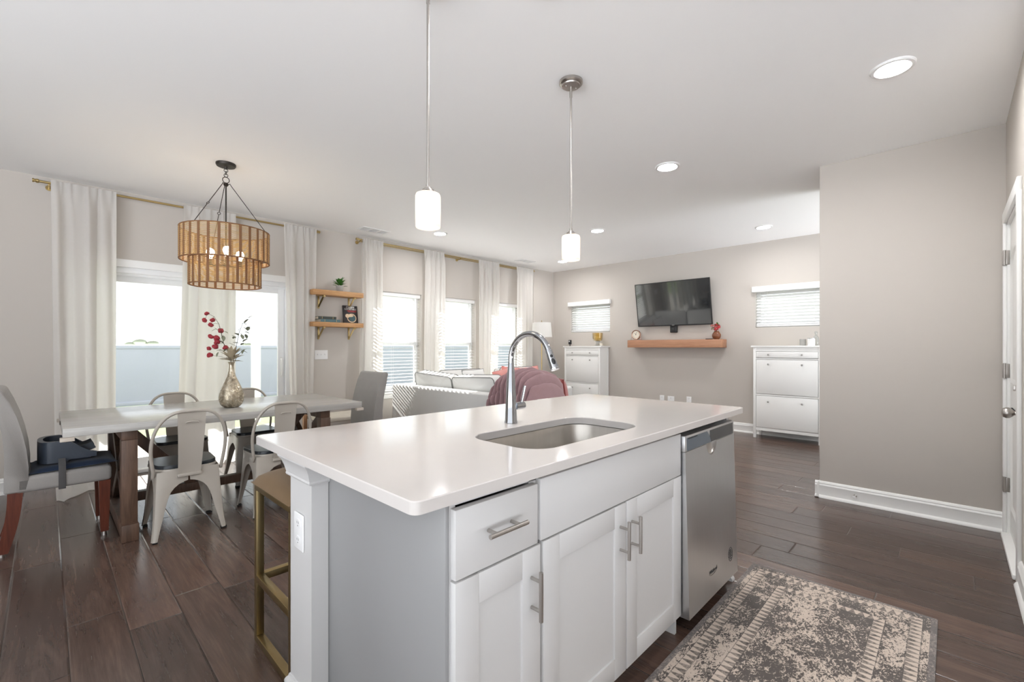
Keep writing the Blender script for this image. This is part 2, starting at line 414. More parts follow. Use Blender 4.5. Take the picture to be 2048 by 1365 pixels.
# ------------------------------------------------------------------ mesh helpers
class MB:
    def __init__(s):
        s.bm = bmesh.new()
    def _bevel(s, verts, b, seg):
        es = set()
        for v in verts:
            es.update(v.link_edges)
        bmesh.ops.bevel(s.bm, geom=list(es), offset=b, segments=seg, affect='EDGES', profile=0.5, clamp_overlap=True)
    def box(s, x0, x1, y0, y1, z0, z1, b=0.0, seg=2, mat=None):
        m = Matrix.Translation(((x0 + x1) / 2, (y0 + y1) / 2, (z0 + z1) / 2)) @ Matrix.Diagonal((abs(x1 - x0), abs(y1 - y0), abs(z1 - z0), 1))
        if mat is not None:
            m = mat @ m
        g = bmesh.ops.create_cube(s.bm, size=1.0, matrix=m)
        if b > 0:
            s._bevel(g['verts'], b, seg)
        return s
    def bar(s, p0, p1, w, d, up=(0, 0, 1), b=0.0, seg=2):
        """a rectangular bar from p0 to p1, w across, d along `up`"""
        p0 = Vector(p0); p1 = Vector(p1); a = p1 - p0; L = a.length; a.normalize()
        u = Vector(up); side = a.cross(u)
        if side.length < 1e-5:
            u = Vector((1, 0, 0)); side = a.cross(u)
        side.normalize(); u = side.cross(a).normalized()
        M3 = Matrix((a, side, u)).transposed().to_4x4()
        m = Matrix.Translation((p0 + p1) / 2) @ M3
        return s.box(-L / 2, L / 2, -w / 2, w / 2, -d / 2, d / 2, b, seg, m)
    def cyl(s, p0, p1, r0, r1=None, n=20, b=0.0):
        r1 = r0 if r1 is None else r1
        return s.tube([p0, p1], [r0, r1], n)
    def tube(s, pts, r, n=10, closed=False, cap=True):
        pts = [Vector(p) for p in pts]
        k = len(pts)
        rr = r if isinstance(r, (list, tuple)) else [r] * k
        tang = []
        for i in range(k):
            if closed:
                t = pts[(i + 1) % k] - pts[i - 1]
            else:
                t = pts[min(i + 1, k - 1)] - pts[max(i - 1, 0)]
            tang.append(t.normalized())
        t0 = tang[0]
        ref = Vector((0, 0, 1)) if abs(t0.z) < 0.9 else Vector((1, 0, 0))
        u = t0.cross(ref).normalized()
        rings = []
        for i in range(k):
            t = tang[i]
            u = (u - t * u.dot(t)).normalized()
            w = t.cross(u)
            rings.append([s.bm.verts.new(pts[i] + (u * math.cos(2 * PI * j / n) + w * math.sin(2 * PI * j / n)) * rr[i]) for j in range(n)])
        m = k if closed else k - 1
        for i in range(m):
            a, b_ = rings[i], rings[(i + 1) % k]
            for j in range(n):
                s.bm.faces.new((a[j], a[(j + 1) % n], b_[(j + 1) % n], b_[j]))
        if cap and not closed:
            s.bm.faces.new(list(reversed(rings[0]))); s.bm.faces.new(rings[-1])
        return s
    def lathe(s, prof, c=(0, 0, 0), n=32, mat=None, close=False):
        """profile of (r, z); r = 0 ends close to a point"""
        c = Vector(c)
        rings = []
        for r, z in prof:
            if r < 1e-6:
                p = Vector((0, 0, z))
                p = (mat @ p if mat is not None else p) + c
                rings.append([s.bm.verts.new(p)])
            else:
                ring = []
                for j in range(n):
                    a = 2 * PI * j / n
                    p = Vector((r * math.cos(a), r * math.sin(a), z))
                    p = (mat @ p if mat is not None else p) + c
                    ring.append(s.bm.verts.new(p))
                rings.append(ring)
        seq = list(zip(rings, rings[1:]))
        if close:
            seq.append((rings[-1], rings[0]))
        for a, b in seq:
            if len(a) == 1 and len(b) == 1:
                continue
            for j in range(n):
                k = (j + 1) % n
                if len(a) == 1:
                    s.bm.faces.new((a[0], b[j], b[k]))
                elif len(b) == 1:
                    s.bm.faces.new((a[j], a[k], b[0]))
                else:
                    s.bm.faces.new((a[j], a[k], b[k], b[j]))
        if not close:
            if len(rings[0]) > 1 and prof[0][0] > 0 and getattr(s, 'capends', True):
                s.bm.faces.new(rings[0])
            if len(rings[-1]) > 1 and prof[-1][0] > 0 and getattr(s, 'capends', True):
                s.bm.faces.new(rings[-1])
        return s
    def prism(s, poly, lo, hi, axis='y', b=0.0, seg=2):
        def P(a, c, t):
            return {'x': (t, a, c), 'y': (a, t, c), 'z': (a, c, t)}[axis]
        A = [s.bm.verts.new(P(a, c, lo)) for a, c in poly]
        B = [s.bm.verts.new(P(a, c, hi)) for a, c in poly]
        n = len(poly)
        s.bm.faces.new(A); s.bm.faces.new(list(reversed(B)))
        for i in range(n):
            s.bm.faces.new((A[i], B[i], B[(i + 1) % n], A[(i + 1) % n]))
        if b > 0:
            s._bevel(A + B, b, seg)
        return s
    def grid(s, fn, nu, nv, cu=False, cv=False, solid=0.0):
        g = [[s.bm.verts.new(fn(i / (nu if cu else nu - 1), j / (nv if cv else nv - 1))) for j in range(nv)] for i in range(nu)]
        fs = []
        for i in range(nu if cu else nu - 1):
            for j in range(nv if cv else nv - 1):
                a, b = (i + 1) % nu, (j + 1) % nv
                fs.append(s.bm.faces.new((g[i][j], g[a][j], g[a][b], g[i][b])))
        if solid:
            bmesh.ops.recalc_face_normals(s.bm, faces=fs)
            bmesh.ops.solidify(s.bm, geom=fs, thickness=solid)
        return s
    def ball(s, c, r, sc=(1, 1, 1), n=12, rot=None):
        m = Matrix.Translation(c) @ (rot.to_4x4() if rot is not None else Matrix()) @ Matrix.Diagonal((r * sc[0], r * sc[1], r * sc[2], 1))
        bmesh.ops.create_uvsphere(s.bm, u_segments=n, v_segments=max(6, n // 2 + 1), radius=1.0, matrix=m)
        return s
    def loops(s, loops, cap0=False, cap1=False):
        L = [[s.bm.verts.new(p) for p in l] for l in loops]
        for a, b in zip(L, L[1:]):
            n = len(a)
            for j in range(n):
                s.bm.faces.new((a[j], a[(j + 1) % n], b[(j + 1) % n], b[j]))
        if cap0:
            s.bm.faces.new(L[0])
        if cap1:
            s.bm.faces.new(list(reversed(L[-1])))
        return s
    def xform(s, m):
        bmesh.ops.transform(s.bm, matrix=m, verts=s.bm.verts[:])
        return s

OFF = {}

def obj(name, mb, mat, parent=None, local=False, smooth=38, recalc=True):
    """one mesh object; geometry is given in world coordinates unless local"""
    if recalc:
        bmesh.ops.recalc_face_normals(mb.bm, faces=mb.bm.faces[:])
    me = bpy.data.meshes.new(name)
    o = bpy.data.objects.new(name, me)
    off = Vector((0, 0, 0))
    if parent is not None:
        o.parent = parent
        off = OFF.get(parent.name, Vector((0, 0, 0)))
    if not local and off.length > 0:
        bmesh.ops.translate(mb.bm, vec=-off, verts=mb.bm.verts[:])
    OFF[o.name] = off
    mb.bm.to_mesh(me); mb.bm.free()
    me.polygons.foreach_set('use_smooth', [True] * len(me.polygons))
    me.set_sharp_from_angle(angle=R(smooth))
    me.materials.append(MAT[mat] if isinstance(mat, str) else mat)
    C.objects.link(o)
    return o

def tag(o, label, cat, group=None):
    o['label'] = label; o['category'] = cat
    if group:
        o['group'] = group
    return o

def thing(name, label, cat, loc=(0, 0, 0), group=None, local=False):
    o = bpy.data.objects.new(name, None)
    o.empty_display_size = 0.05
    C.objects.link(o)
    o.location = loc
    OFF[o.name] = Vector((0, 0, 0)) if local else Vector(loc)
    return tag(o, label, cat, group)

def single(name, mb, mat, label, cat, group=None, base=None, smooth=38):
    """a thing that is one mesh, its origin put at its base"""
    o = obj(name, mb, mat, None, smooth=smooth)
    if base is not None:
        o.data.transform(Matrix.Translation(-Vector(base)))
        o.location = base
    OFF[o.name] = Vector(base) if base is not None else Vector((0, 0, 0))
    return tag(o, label, cat, group)

def struct(name, mb, mat, parent=None, smooth=38):
    o = obj(name, mb, mat, parent, smooth=smooth)
    o['kind'] = 'structure'
    return o

def dup(root, loc, rotz=None, label=None, group=None):
    def cp(o, parent):
        c = o.copy(); C.objects.link(c)
        OFF[c.name] = OFF.get(o.name, Vector((0, 0, 0)))
        if parent is not None:
            c.parent = parent
        for ch in list(o.children):
            cp(ch, c)
        return c
    r = cp(root, None)
    r.location = loc
    if rotz is not None:
        r.rotation_euler = (0, 0, rotz)
    if label:
        r['label'] = label
    if group:
        r['group'] = group
    return r

def rrect(x0, x1, y0, y1, r, n=6):
    pts = []
    for cx, cy_, a0 in ((x1 - r, y1 - r, 0), (x0 + r, y1 - r, 90), (x0 + r, y0 + r, 180), (x1 - r, y0 + r, 270)):
        for i in range(n + 1):
            a = R(a0 + 90 * i / n)
            pts.append((cx + r * math.cos(a), cy_ + r * math.sin(a)))
    return pts

def text_mesh(body, size, mat_name, name, parent, matrix, extrude=0.0004, shear=0.0, align='CENTER'):
    cu = bpy.data.curves.new(name, 'FONT')
    cu.body = body; cu.size = size; cu.extrude = extrude; cu.shear = shear
    cu.align_x = align; cu.align_y = 'CENTER'
    cu.resolution_u = 3
    tmp = bpy.data.objects.new(name + '_tmp', cu)
    C.objects.link(tmp)
    dg = bpy.context.evaluated_depsgraph_get()
    me = bpy.data.meshes.new_from_object(tmp.evaluated_get(dg))
    bpy.data.objects.remove(tmp)
    bm = bmesh.new(); bm.from_mesh(me); bpy.data.meshes.remove(me)
    mb = MB(); mb.bm.free(); mb.bm = bm
    mb.xform(matrix)
    return obj(name, mb, mat_name, parent)

def frame_matrix(origin, right, up):
    r = Vector(right).normalized(); u = Vector(up).normalized(); n = r.cross(u)
    return Matrix.Translation(origin) @ Matrix((r, u, n)).transposed().to_4x4()

def pillow_fn(w, h, t, p=3.0, sag=0.0):
    def fn(u, v):
        # u around (0..1 front and back), v up
        a = 2 * u - 1; b = 2 * v - 1
        e = max(0.0, (1 - abs(a) ** p)) ** 0.5 * max(0.0, (1 - abs(b) ** p)) ** 0.5
        return a * w / 2 * (1 - 0.05 * (1 - abs(b)) ** 1), b * h / 2 * (1 - 0.05 * (1 - abs(a))), t / 2 * e
    return fn

def pillow(w, h, t, mat_, n=14, p=3.0):
    mb = MB()
    f = pillow_fn(w, h, t, p)
    for sgn in (1, -1):
        mb.grid(lambda u, v: mat_ @ Vector((f(u, v)[0], f(u, v)[1], sgn * f(u, v)[2])), n, n)
    bmesh.ops.remove_doubles(mb.bm, verts=mb.bm.verts[:], dist=1e-5)
    return mb

def pillow_piping(w, h, mat_, r=0.006):
    f = pillow_fn(w, h, 0.1)
    pts = []
    N = 12
    for i in range(N): pts.append(f(i / N, 0.0))
    for i in range(N): pts.append(f(1.0, i / N))
    for i in range(N): pts.append(f(1 - i / N, 1.0))
    for i in range(N): pts.append(f(0.0, 1 - i / N))
    return MB().tube([mat_ @ Vector((p[0], p[1], 0)) for p in pts], r, 6, closed=True)

# ================================================================== STRUCTURE
H = 2.743
WY = 5.73      # inside face of the window wall
TX = 7.10      # inside face of the tv wall
PX = 4.476     # face of the partition block
RY = -0.263    # face of the door wall
KX0, KY0 = -3.0, -3.0   # kitchen end of the room, behind the photographer
HX = 5.2                # unseen opening added behind the partition to let daylight into the living room

def cells(mb, axis, a_edges, z_edges, holes, lo, hi):
    for a0, a1 in zip(a_edges, a_edges[1:]):
        for z0, z1 in zip(z_edges, z_edges[1:]):
            ca, cz = (a0 + a1) / 2, (z0 + z1) / 2
            if any(h[0] < ca < h[1] and h[2] < cz < h[3] for h in holes):
                continue
            if axis == 'x':
                mb.box(a0, a1, lo, hi, z0, z1)
            else:
                mb.box(lo, hi, a0, a1, z0, z1)
    return mb

DOOR = (0.22, 2.06, 0.0, 2.03)
WINS = [(3.02, 3.94, 0.60, 2.03), (4.11, 5.03, 0.60, 2.03), (5.19, 6.11, 0.60, 2.03)]
HW = [(4.425, 5.30, 1.525, 2.06), (1.145, 2.02, 1.525, 2.06)]

struct('floor', MB().box(KX0, HX, KY0, WY + 0.17, -0.06, 0.0).box(HX, TX + 0.1, -0.6, WY + 0.17, -0.06, 0.0), 'floor')
struct('ceiling', MB().box(KX0 - 0.15, HX, KY0 - 0.15, WY + 0.17, H, H + 0.2).box(HX, TX + 0.16, -0.6, WY + 0.17, H, H + 0.2), 'ceil')
struct('wall_left', cells(MB(), 'x', [KX0 - 0.15, 0.22, 2.06, 3.02, 3.94, 4.11, 5.03, 5.19, 6.11, TX + 0.16], [-0.06, 0.0, 0.60, 2.03, H], [DOOR] + WINS, WY, WY + 0.17), 'wall')
struct('wall_back', cells(MB(), 'y', [-0.6, 1.145, 2.02, 4.425, 5.30, WY], [-0.06, 1.525, 2.06, H], HW, TX, TX + 0.16), 'wall')
struct('wall_partition', MB().box(PX, HX, RY - 0.12, 0.785, 0.0, H, 0.004, 2), 'wall')
struct('wall_right', cells(MB(), 'x', [2.85, 3.58, 4.40, PX], [0.0, 2.06, H], [(3.58, 4.40, 0.0, 2.06)], RY - 0.12, RY), 'wall')

struct('wall_front_added', cells(MB(), 'x', [-0.6, -0.4, 2.7, 2.97], [-0.06, 0.1, 0.55, H], [(-0.4, 2.7, 0.1, 0.55)], KY0 - 0.15, KY0), 'wall')  # unseen wall added to limit daylight; low slot sends light up to the ceiling
struct('wall_kitchen_added', MB().box(KX0 - 0.15, KX0, 3.0, WY, -0.06, H), 'wall')  # unseen wall added to cut the daylight on the window wall
struct('wall_pantry', MB().box(2.85, 2.97, KY0, RY - 0.12, 0.0, H), 'wall')

# baseboards -------------------------------------------------------------
BB = [(0, 0), (0.030, 0), (0.030, 0.006), (0.024, 0.018), (0.016, 0.024), (0.0145, 0.094), (0.017, 0.100), (0.0145, 0.108), (0.011, 0.112), (0.013, 0.118), (0.010, 0.128), (0.004, 0.135), (0, 0.136)]
def baseboard(mb, axis, a0, a1, face, sgn):
    # axis: direction it runs; sgn: direction it sticks out
    poly = [(face + sgn * d, z) for d, z in BB]
    if axis == 'x':
        mb.prism(poly, a0, a1, 'x')      # poly is (y, z)
    else:
        mb.prism(poly, a0, a1, 'y')      # poly is (x, z)
    return mb
b1 = MB(); baseboard(b1, 'x', KX0, 0.14, WY, -1); baseboard(b1, 'x', 2.14, TX, WY, -1)
struct('baseboard_left', b1, 'trim', smooth=30)
struct('baseboard_back', baseboard(MB(), 'y', -0.6, WY, TX, -1), 'trim', smooth=30)
b2 = MB(); baseboard(b2, 'y', RY, 0.815, PX, -1); baseboard(b2, 'x', PX - 0.03, HX, 0.785, 1)
struct('baseboard_partition', b2, 'trim', smooth=30)
struct('baseboard_right', baseboard(MB(), 'x', 2.85, 3.515, RY, 1), 'trim', smooth=30)

# sliding patio door -------------------------------------------------------
t1 = MB()
t1.box(0.14, 0.23, WY - 0.018, WY, 0, 2.09, 0.004).box(2.05, 2.14, WY - 0.018, WY, 0, 2.09, 0.004).box(0.14, 2.14, WY - 0.02, WY, 2.015, 2.09, 0.004)
struct('trim_1', t1, 'trim')

def struct_empty(name, loc):
    o = bpy.data.objects.new(name, None); C.objects.link(o); o.location = loc
    OFF[o.name] = Vector(loc); o['kind'] = 'structure'; o.empty_display_size = 0.05
    return o
d1 = struct_empty('door_1', (1.14, WY + 0.08, 0))
fr = MB()
fr.box(0.222, 0.27, WY + 0.005, WY + 0.165, 0.0, 2.028, 0.003).box(2.01, 2.058, WY + 0.005, WY + 0.165, 0.0, 2.028, 0.003)
fr.box(0.27, 2.01, WY + 0.005, WY + 0.165, 1.965, 2.028, 0.003).box(0.27, 2.01, WY + 0.005, WY + 0.165, 0.0, 0.035, 0.003)
fr.box(0.27, 2.01, WY + 0.05, WY + 0.058, 1.94, 1.965).box(0.27, 2.01, WY + 0.11, WY + 0.116, 1.94, 1.965)
obj('door_frame', fr, 'vinyl', d1)
def glazed(mbf, x0, x1, y0, y1, z0, z1, s, top, bot):
    mbf.box(x0, x0 + s, y0, y1, z0, z1, 0.003).box(x1 - s, x1, y0, y1, z0, z1, 0.003)
    mbf.box(x0 + s, x1 - s, y0, y1, z1 - top, z1, 0.003).box(x0 + s, x1 - s, y0, y1, z0, z0 + bot, 0.003)
    return mbf
pA = obj('fixed_panel', glazed(MB(), 0.272, 1.19, WY + 0.105, WY + 0.14, 0.037, 1.96, 0.07, 0.075, 0.1), 'vinyl', d1)
obj('glass_pane', MB().box(0.342, 1.12, WY + 0.12, WY + 0.126, 0.137, 1.885), 'glass', pA)
pB = obj('sliding_panel', glazed(MB(), 1.11, 2.008, WY + 0.06, WY + 0.095, 0.037, 1.96, 0.07, 0.075, 0.1), 'vinyl', d1)
obj('glass_pane', MB().box(1.18, 1.938, WY + 0.075, WY + 0.081, 0.137, 1.885), 'glass', pB)
hd = MB().tube([(1.972, WY + 0.06, 0.90), (1.972, WY + 0.03, 0.91), (1.972, WY + 0.018, 0.95), (1.972, WY + 0.015, 1.0), (1.972, WY + 0.018, 1.05), (1.972, WY + 0.03, 1.09), (1.972, WY + 0.06, 1.10)], 0.009, 10)
hd.box(1.957, 1.987, WY + 0.052, WY + 0.061, 0.88, 1.12, 0.004)
obj('door_handle', hd, 'trim', pB)

# windows ------------------------------------------------------------------
def dh_window(i, x0, x1, z0, z1):
    w = struct_empty('window_%d' % i, ((x0 + x1) / 2, WY + 0.12, z0))
    f = MB()
    y0, y1 = WY + 0.095, WY + 0.168
    f.box(x0, x0 + 0.03, y0, y1, z0, z1, 0.003).box(x1 - 0.03, x1, y0, y1, z0, z1, 0.003).box(x0 + 0.03, x1 - 0.03, y0, y1, z1 - 0.03, z1, 0.003).box(x0 + 0.03, x1 - 0.03, y0, y1, z0, z0 + 0.03, 0.003)
    obj('window_frame', f, 'vinyl', w)
    zm = 1.30
    up = obj('upper_sash', glazed(MB(), x0 + 0.03, x1 - 0.03, y0 + 0.035, y0 + 0.062, zm - 0.022, z1 - 0.03, 0.035, 0.035, 0.04), 'vinyl', w)
    obj('glass_pane', MB().box(x0 + 0.065, x1 - 0.065, y0 + 0.046, y0 + 0.05, zm + 0.018, z1 - 0.065), 'glass', up)
    lo = obj('lower_sash', glazed(MB(), x0 + 0.03, x1 - 0.03, y0 + 0.005, y0 + 0.032, z0 + 0.03, zm + 0.022, 0.035, 0.04, 0.05), 'vinyl', w)
    obj('glass_pane', MB().box(x0 + 0.065, x1 - 0.065, y0 + 0.016, y0 + 0.02, z0 + 0.08, zm - 0.018), 'glass', lo)
    s = MB().box(x0 - 0.04, x1 + 0.04, WY - 0.04, WY + 0.001, z0 - 0.022, z0, 0.006, 3).box(x0, x1, WY, WY + 0.095, z0 - 0.02, z0 + 0.001).box(x0 - 0.03, x1 + 0.03, WY - 0.016, WY, z0 - 0.085, z0 - 0.022, 0.003)
    obj('window_sill', s, 'trim', w)
for i, (a, b, c, d) in enumerate(WINS):
    dh_window(i + 1, a, b, c, d)

def fixed_window(i, y0, y1, z0, z1):
    w = struct_empty('window_%d' % i, (TX + 0.12, (y0 + y1) / 2, z0))
    f = MB(); x0, x1 = TX + 0.09, TX + 0.155
    f.box(x0, x1, y0, y0 + 0.05, z0, z1, 0.003).box(x0, x1, y1 - 0.05, y1, z0, z1, 0.003).box(x0, x1, y0 + 0.05, y1 - 0.05, z1 - 0.05, z1, 0.003).box(x0, x1, y0 + 0.05, y1 - 0.05, z0, z0 + 0.05, 0.003)
    obj('window_frame', f, 'vinyl', w)
    obj('glass_pane', MB().box(x0 + 0.03, x0 + 0.034, y0 + 0.05, y1 - 0.05, z0 + 0.05, z1 - 0.05), 'glass', w)
for i, (a, b, c, d) in enumerate(HW):
    fixed_window(i + 4, a, b, c, d)

# hinged door in the right-hand wall ----------------------------------------
t2 = MB()
for a, b in ((3.515, 3.585), (4.395, 4.462)):
    t2.box(a, b, RY, RY + 0.018, 0, 2.13, 0.004)
t2.box(3.515, 4.462, RY, RY + 0.019, 2.058, 2.132, 0.004)
t2.box(3.57, 3.592, RY - 0.12, RY, 0, 2.06).box(4.388, 4.41, RY - 0.12, RY, 0, 2.06).box(3.57, 4.41, RY - 0.12, RY, 2.045, 2.062)
struct('trim_2', t2, 'trim')
d2 = struct_empty('door_2', (4.385, RY - 0.02, 0))
dm = MB().box(3.595, 4.385, RY - 0.052, RY - 0.014, 0.03, 2.042, 0.002)
obj('door_leaf', dm, 'trim', d2)
def arch_panel(x0, x1, z0, z1, arch):
    pts = [(x0, z0), (x1, z0), (x1, z1)]
    if arch:
        for k in range(1, 12):
            a = PI * k / 12
            pts.append(((x0 + x1) / 2 + (x1 - x0) / 2 * math.cos(a), z1 + arch * math.sin(a)))
    pts.append((x0, z1))
    return pts
for z0, z1, ar in ((0.22, 0.86, 0.0), (1.02, 1.72, 0.12)):
    po = arch_panel(3.72, 4.26, z0, z1, ar); pi_ = arch_panel(3.745, 4.235, z0 + 0.025, z1 - 0.0, ar * 0.9)
    pm = MB()
    pm.loops([[(x, RY - 0.0145, z) for x, z in po], [(x, RY - 0.006, z) for x, z in [(p[0] * 0.985 + 3.99 * 0.015, p[1]) for p in po]], [(x, RY - 0.0145, z) for x, z in pi_]])
    obj('panel_moulding', pm, 'trim', d2, smooth=60)
for z in (0.34, 1.087, 1.83):
    hg = MB().box(4.386, 4.43, RY - 0.012, RY + 0.0205, z - 0.047, z + 0.047, 0.002)
    hg.cyl((4.389, RY + 0.012, z - 0.05), (4.389, RY + 0.012, z + 0.05), 0.0075, n=12)
    obj('hinge', hg, 'nickel', d2)
kn = MB().lathe([(0.0, 0.0), (0.032, 0.0), (0.032, 0.006), (0.014, 0.011), (0.011, 0.03), (0.020, 0.038), (0.029, 0.05), (0.030, 0.062), (0.024, 0.074), (0.012, 0.079), (0, 0.08)], (3.66, RY - 0.014, 0.884), 24, Matrix.Rotation(R(-90), 4, 'X'))
obj('door_knob', kn, 'nickel', d2)
db = MB().lathe([(0.0, 0.0), (0.03, 0.0), (0.03, 0.008), (0.014, 0.013), (0.012, 0.02), (0, 0.021)], (3.66, RY - 0.014, 1.02), 24, Matrix.Rotation(R(-90), 4, 'X'))
db.box(3.655, 3.665, RY + 0.003, RY + 0.022, 1.005, 1.035, 0.002)
obj('deadbolt', db, 'nickel', d2)
struct('trim_3', MB().box(3.592, 4.388, RY - 0.1, RY + 0.03, 0.0, 0.028, 0.006, 2), 'trim')   # the door's threshold

# outside -------------------------------------------------------------------
single('patio_slab', MB().box(-2.5, 2.9, WY + 0.17, 8.35, -0.25, -0.06, 0.01), 'concrete', 'pale concrete patio slab outside the sliding glass door', 'patio', base=(0, 7, -0.25))
lawn = MB().box(-9, 24, WY + 0.17, 15, -0.35, -0.12).box(TX + 0.17, 24, -8, WY + 0.17, -0.35, -0.12)  # second box, out of view, added to block the glow from below
o = single('lawn', lawn, 'grass', 'green lawn between the patio and the pale fence', 'lawn', base=(5, 10, -0.35)); o['kind'] = 'stuff'
fe = thing('vinyl_fence', 'long white vinyl privacy fence, greyed by painted shade, beyond the lawn', 'fence', (4, 13.2, -0.12))
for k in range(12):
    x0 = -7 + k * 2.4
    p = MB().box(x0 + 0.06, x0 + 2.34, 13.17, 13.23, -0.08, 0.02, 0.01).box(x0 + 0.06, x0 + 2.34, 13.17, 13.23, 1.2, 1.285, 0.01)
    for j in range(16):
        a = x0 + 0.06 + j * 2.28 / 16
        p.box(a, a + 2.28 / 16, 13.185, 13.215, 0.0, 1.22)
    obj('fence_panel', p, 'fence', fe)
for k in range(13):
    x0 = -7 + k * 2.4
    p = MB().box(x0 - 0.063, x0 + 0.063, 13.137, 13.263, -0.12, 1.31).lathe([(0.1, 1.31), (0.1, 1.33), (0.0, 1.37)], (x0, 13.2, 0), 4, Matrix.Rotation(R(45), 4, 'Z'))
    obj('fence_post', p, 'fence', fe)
pc = thing('patio_cover', 'white patio roof on posts outside the sliding glass door', 'patio cover', (0.3, 8.6, -0.06))
obj('post', MB().box(2.46, 2.58, 8.54, 8.66, -0.06, 2.20, 0.004), 'vinyl', pc)
obj('post', MB().box(-2.3, -2.18, 8.54, 8.66, -0.06, 2.20, 0.004), 'vinyl', pc)
obj('beam', MB().box(-2.45, 2.75, 8.52, 8.68, 2.20, 2.44, 0.006), 'vinyl', pc)
obj('roof', MB().box(-2.5, 2.8, WY + 0.19, 8.75, 2.44, 2.54), 'vinyl', pc)
arc = [(2.46, 1.90)] + [(2.46 - 0.30 * (1 - math.cos(PI / 2 * k / 8)), 1.90 + 0.30 * math.sin(PI / 2 * k / 8)) for k in range(1, 9)] + [(2.10, 2.2), (2.46, 2.2)]
obj('bracket', MB().prism(arc, 8.57, 8.63, 'y'), 'vinyl', pc)
# far trees just over the fence line
for k, (tx, ty, hgt, wd) in enumerate([(5.2, 46, 1.85, 1.9), (-1.2, 52, 1.7, 2.4), (13, 50, 1.8, 3.0)]):
    rng = random.Random(40 + k)
    tr = thing('distant_tree', ['small grey-green tree above the fence in the left glass door pane', 'low tree clump on the horizon behind the left curtain', 'low tree clump on the horizon beside the patio post'][k], 'tree', (tx, ty, -0.3))
    fo = MB()
    for j in range(14):
        fo.ball((tx + rng.uniform(-wd / 2, wd / 2), ty + rng.uniform(-0.4, 0.4), hgt * rng.uniform(0.3, 0.9)), rng.uniform(0.2, 0.38), (1.2, 1, 0.7), 8)
    obj('foliage', fo, 'dryleaf', tr)
    obj('trunk', MB().cyl((tx, ty, -0.3), (tx, ty, hgt * 0.6), 0.1, 0.06, 8), 'stem', tr)

# ================================================================== CEILING FITTINGS
cans = [(1.42, 1.18, 'round recessed ceiling light cut by the top edge of the photo'),
        (3.161, 0.226, 'large round recessed ceiling light nearest the right-hand door'),
        (3.59, 1.689, 'round recessed ceiling light above the partition corner and island'),
        (4.932, 3.259, 'round recessed ceiling light just right of the farther glass pendant'),
        (6.23, 1.679, 'round recessed ceiling light closest to the tv wall, right of the television'),
        (3.617, 4.833, 'round recessed ceiling light below the nearer glass pendant'),
        (6.287, 4.874, 'round recessed ceiling light half hidden by the farther glass pendant')]
can0 = None
for x, y, lab in cans:
    if can0 is None:
        can0 = thing('recessed_light', lab, 'ceiling light', (0, 0, 0), 'round recessed ceiling lights', local=True)
        rg = MB().lathe([(0.070, 0.0), (0.070, -0.006), (0.078, -0.012), (0.092, -0.010), (0.098, -0.003), (0.098, 0.0)], (0, 0, 0), 40, close=True)
        obj('trim_ring', rg, 'canring', can0, local=True)
        obj('lens', MB().lathe([(0.0, -0.0035), (0.0705, -0.003), (0.0705, 0.0), (0, 0.0)], (0, 0, 0), 32), 'canlens', can0, local=True)
        can0.location = (x, y, H)
    else:
        dup(can0, (x, y, H), label=lab)

def vent(x0, x1, y0, y1, label):
    v = thing('ceiling_vent', label, 'air vent', ((x0 + x1) / 2, (y0 + y1) / 2, H), 'white ceiling air vents')
    f = MB()
    z = H
    f.box(x0, x1, y0, y0 + 0.03, z - 0.008, z, 0.003).box(x0, x1, y1 - 0.03, y1, z - 0.008, z, 0.003)
    n = 3
    for k in range(n + 1):
        c = x0 + 0.015 + (x1 - x0 - 0.03) * k / n
        f.box(c - 0.015, c + 0.015, y0 + 0.03, y1 - 0.03, z - 0.008, z, 0.002)
    obj('frame', f, 'canring', v)
    l = MB()
    for k in range(9):
        y = y0 + 0.04 + (y1 - y0 - 0.08) * k / 8
        l.box(x0 + 0.03, x1 - 0.03, y - 0.0012, y + 0.0012, z - 0.007, z - 0.001)
    obj('louvres', l, 'canring', v)
    obj('backing', MB().box(x0 + 0.02, x1 - 0.02, y0 + 0.02, y1 - 0.02, z - 0.0015, z - 0.0005), 'iron', v)
vent(2.74, 3.12, 5.22, 5.42, 'white louvred ceiling vent over the oak shelves')
vent(5.62, 5.98, 5.22, 5.40, 'white louvred ceiling vent farther away, over the far windows')

# ================================================================== ISLAND
CT, CB = 0.914, 0.884
isl = thing('kitchen_island', 'white shaker kitchen island base with two corner columns and pull handles', 'kitchen island', (1.5, 1.2, 0))
ca = MB()
ca.box(0.668, 0.686, 0.857, 1.48, 0.085, CB - 0.001)          # left side
ca.box(0.968, 0.986, 0.87, 1.46, 0.085, CB - 0.001)           # between bays
ca.box(1.890, 1.906, 0.857, 1.48, 0.0, CB - 0.001)            # dishwasher side
ca.box(2.532, 2.552, 0.862, 1.48, 0.0, CB - 0.001)            # far end side
ca.box(0.668, 1.906, 0.86, 1.48, 0.085, 0.103)                # bottom
ca.box(0.668, 2.552, 1.462, 1.48, 0.0, CB - 0.001)            # back
ca.box(0.668, 1.906, 0.857, 0.876, 0.862, CB - 0.001).box(0.95, 0.995, 0.857, 0.876, 0.085, CB - 0.001).box(1.43, 1.47, 0.857, 0.876, 0.085, 0.69).box(0.668, 1.906, 0.857, 0.876, 0.675, 0.70).box(0.668, 1.906, 0.857, 0.876, 0.085, 0.105)
ca.box(0.668, 1.906, 0.93, 0.945, 0.0, 0.085)                 # toe kick
obj('cabinet_body', ca, 'cabinet', isl)
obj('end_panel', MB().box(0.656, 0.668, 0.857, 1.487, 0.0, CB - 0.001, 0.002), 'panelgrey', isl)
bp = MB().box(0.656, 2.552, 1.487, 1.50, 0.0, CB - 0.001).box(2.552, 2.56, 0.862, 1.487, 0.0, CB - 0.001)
obj('back_panel', bp, 'panelgrey', isl)
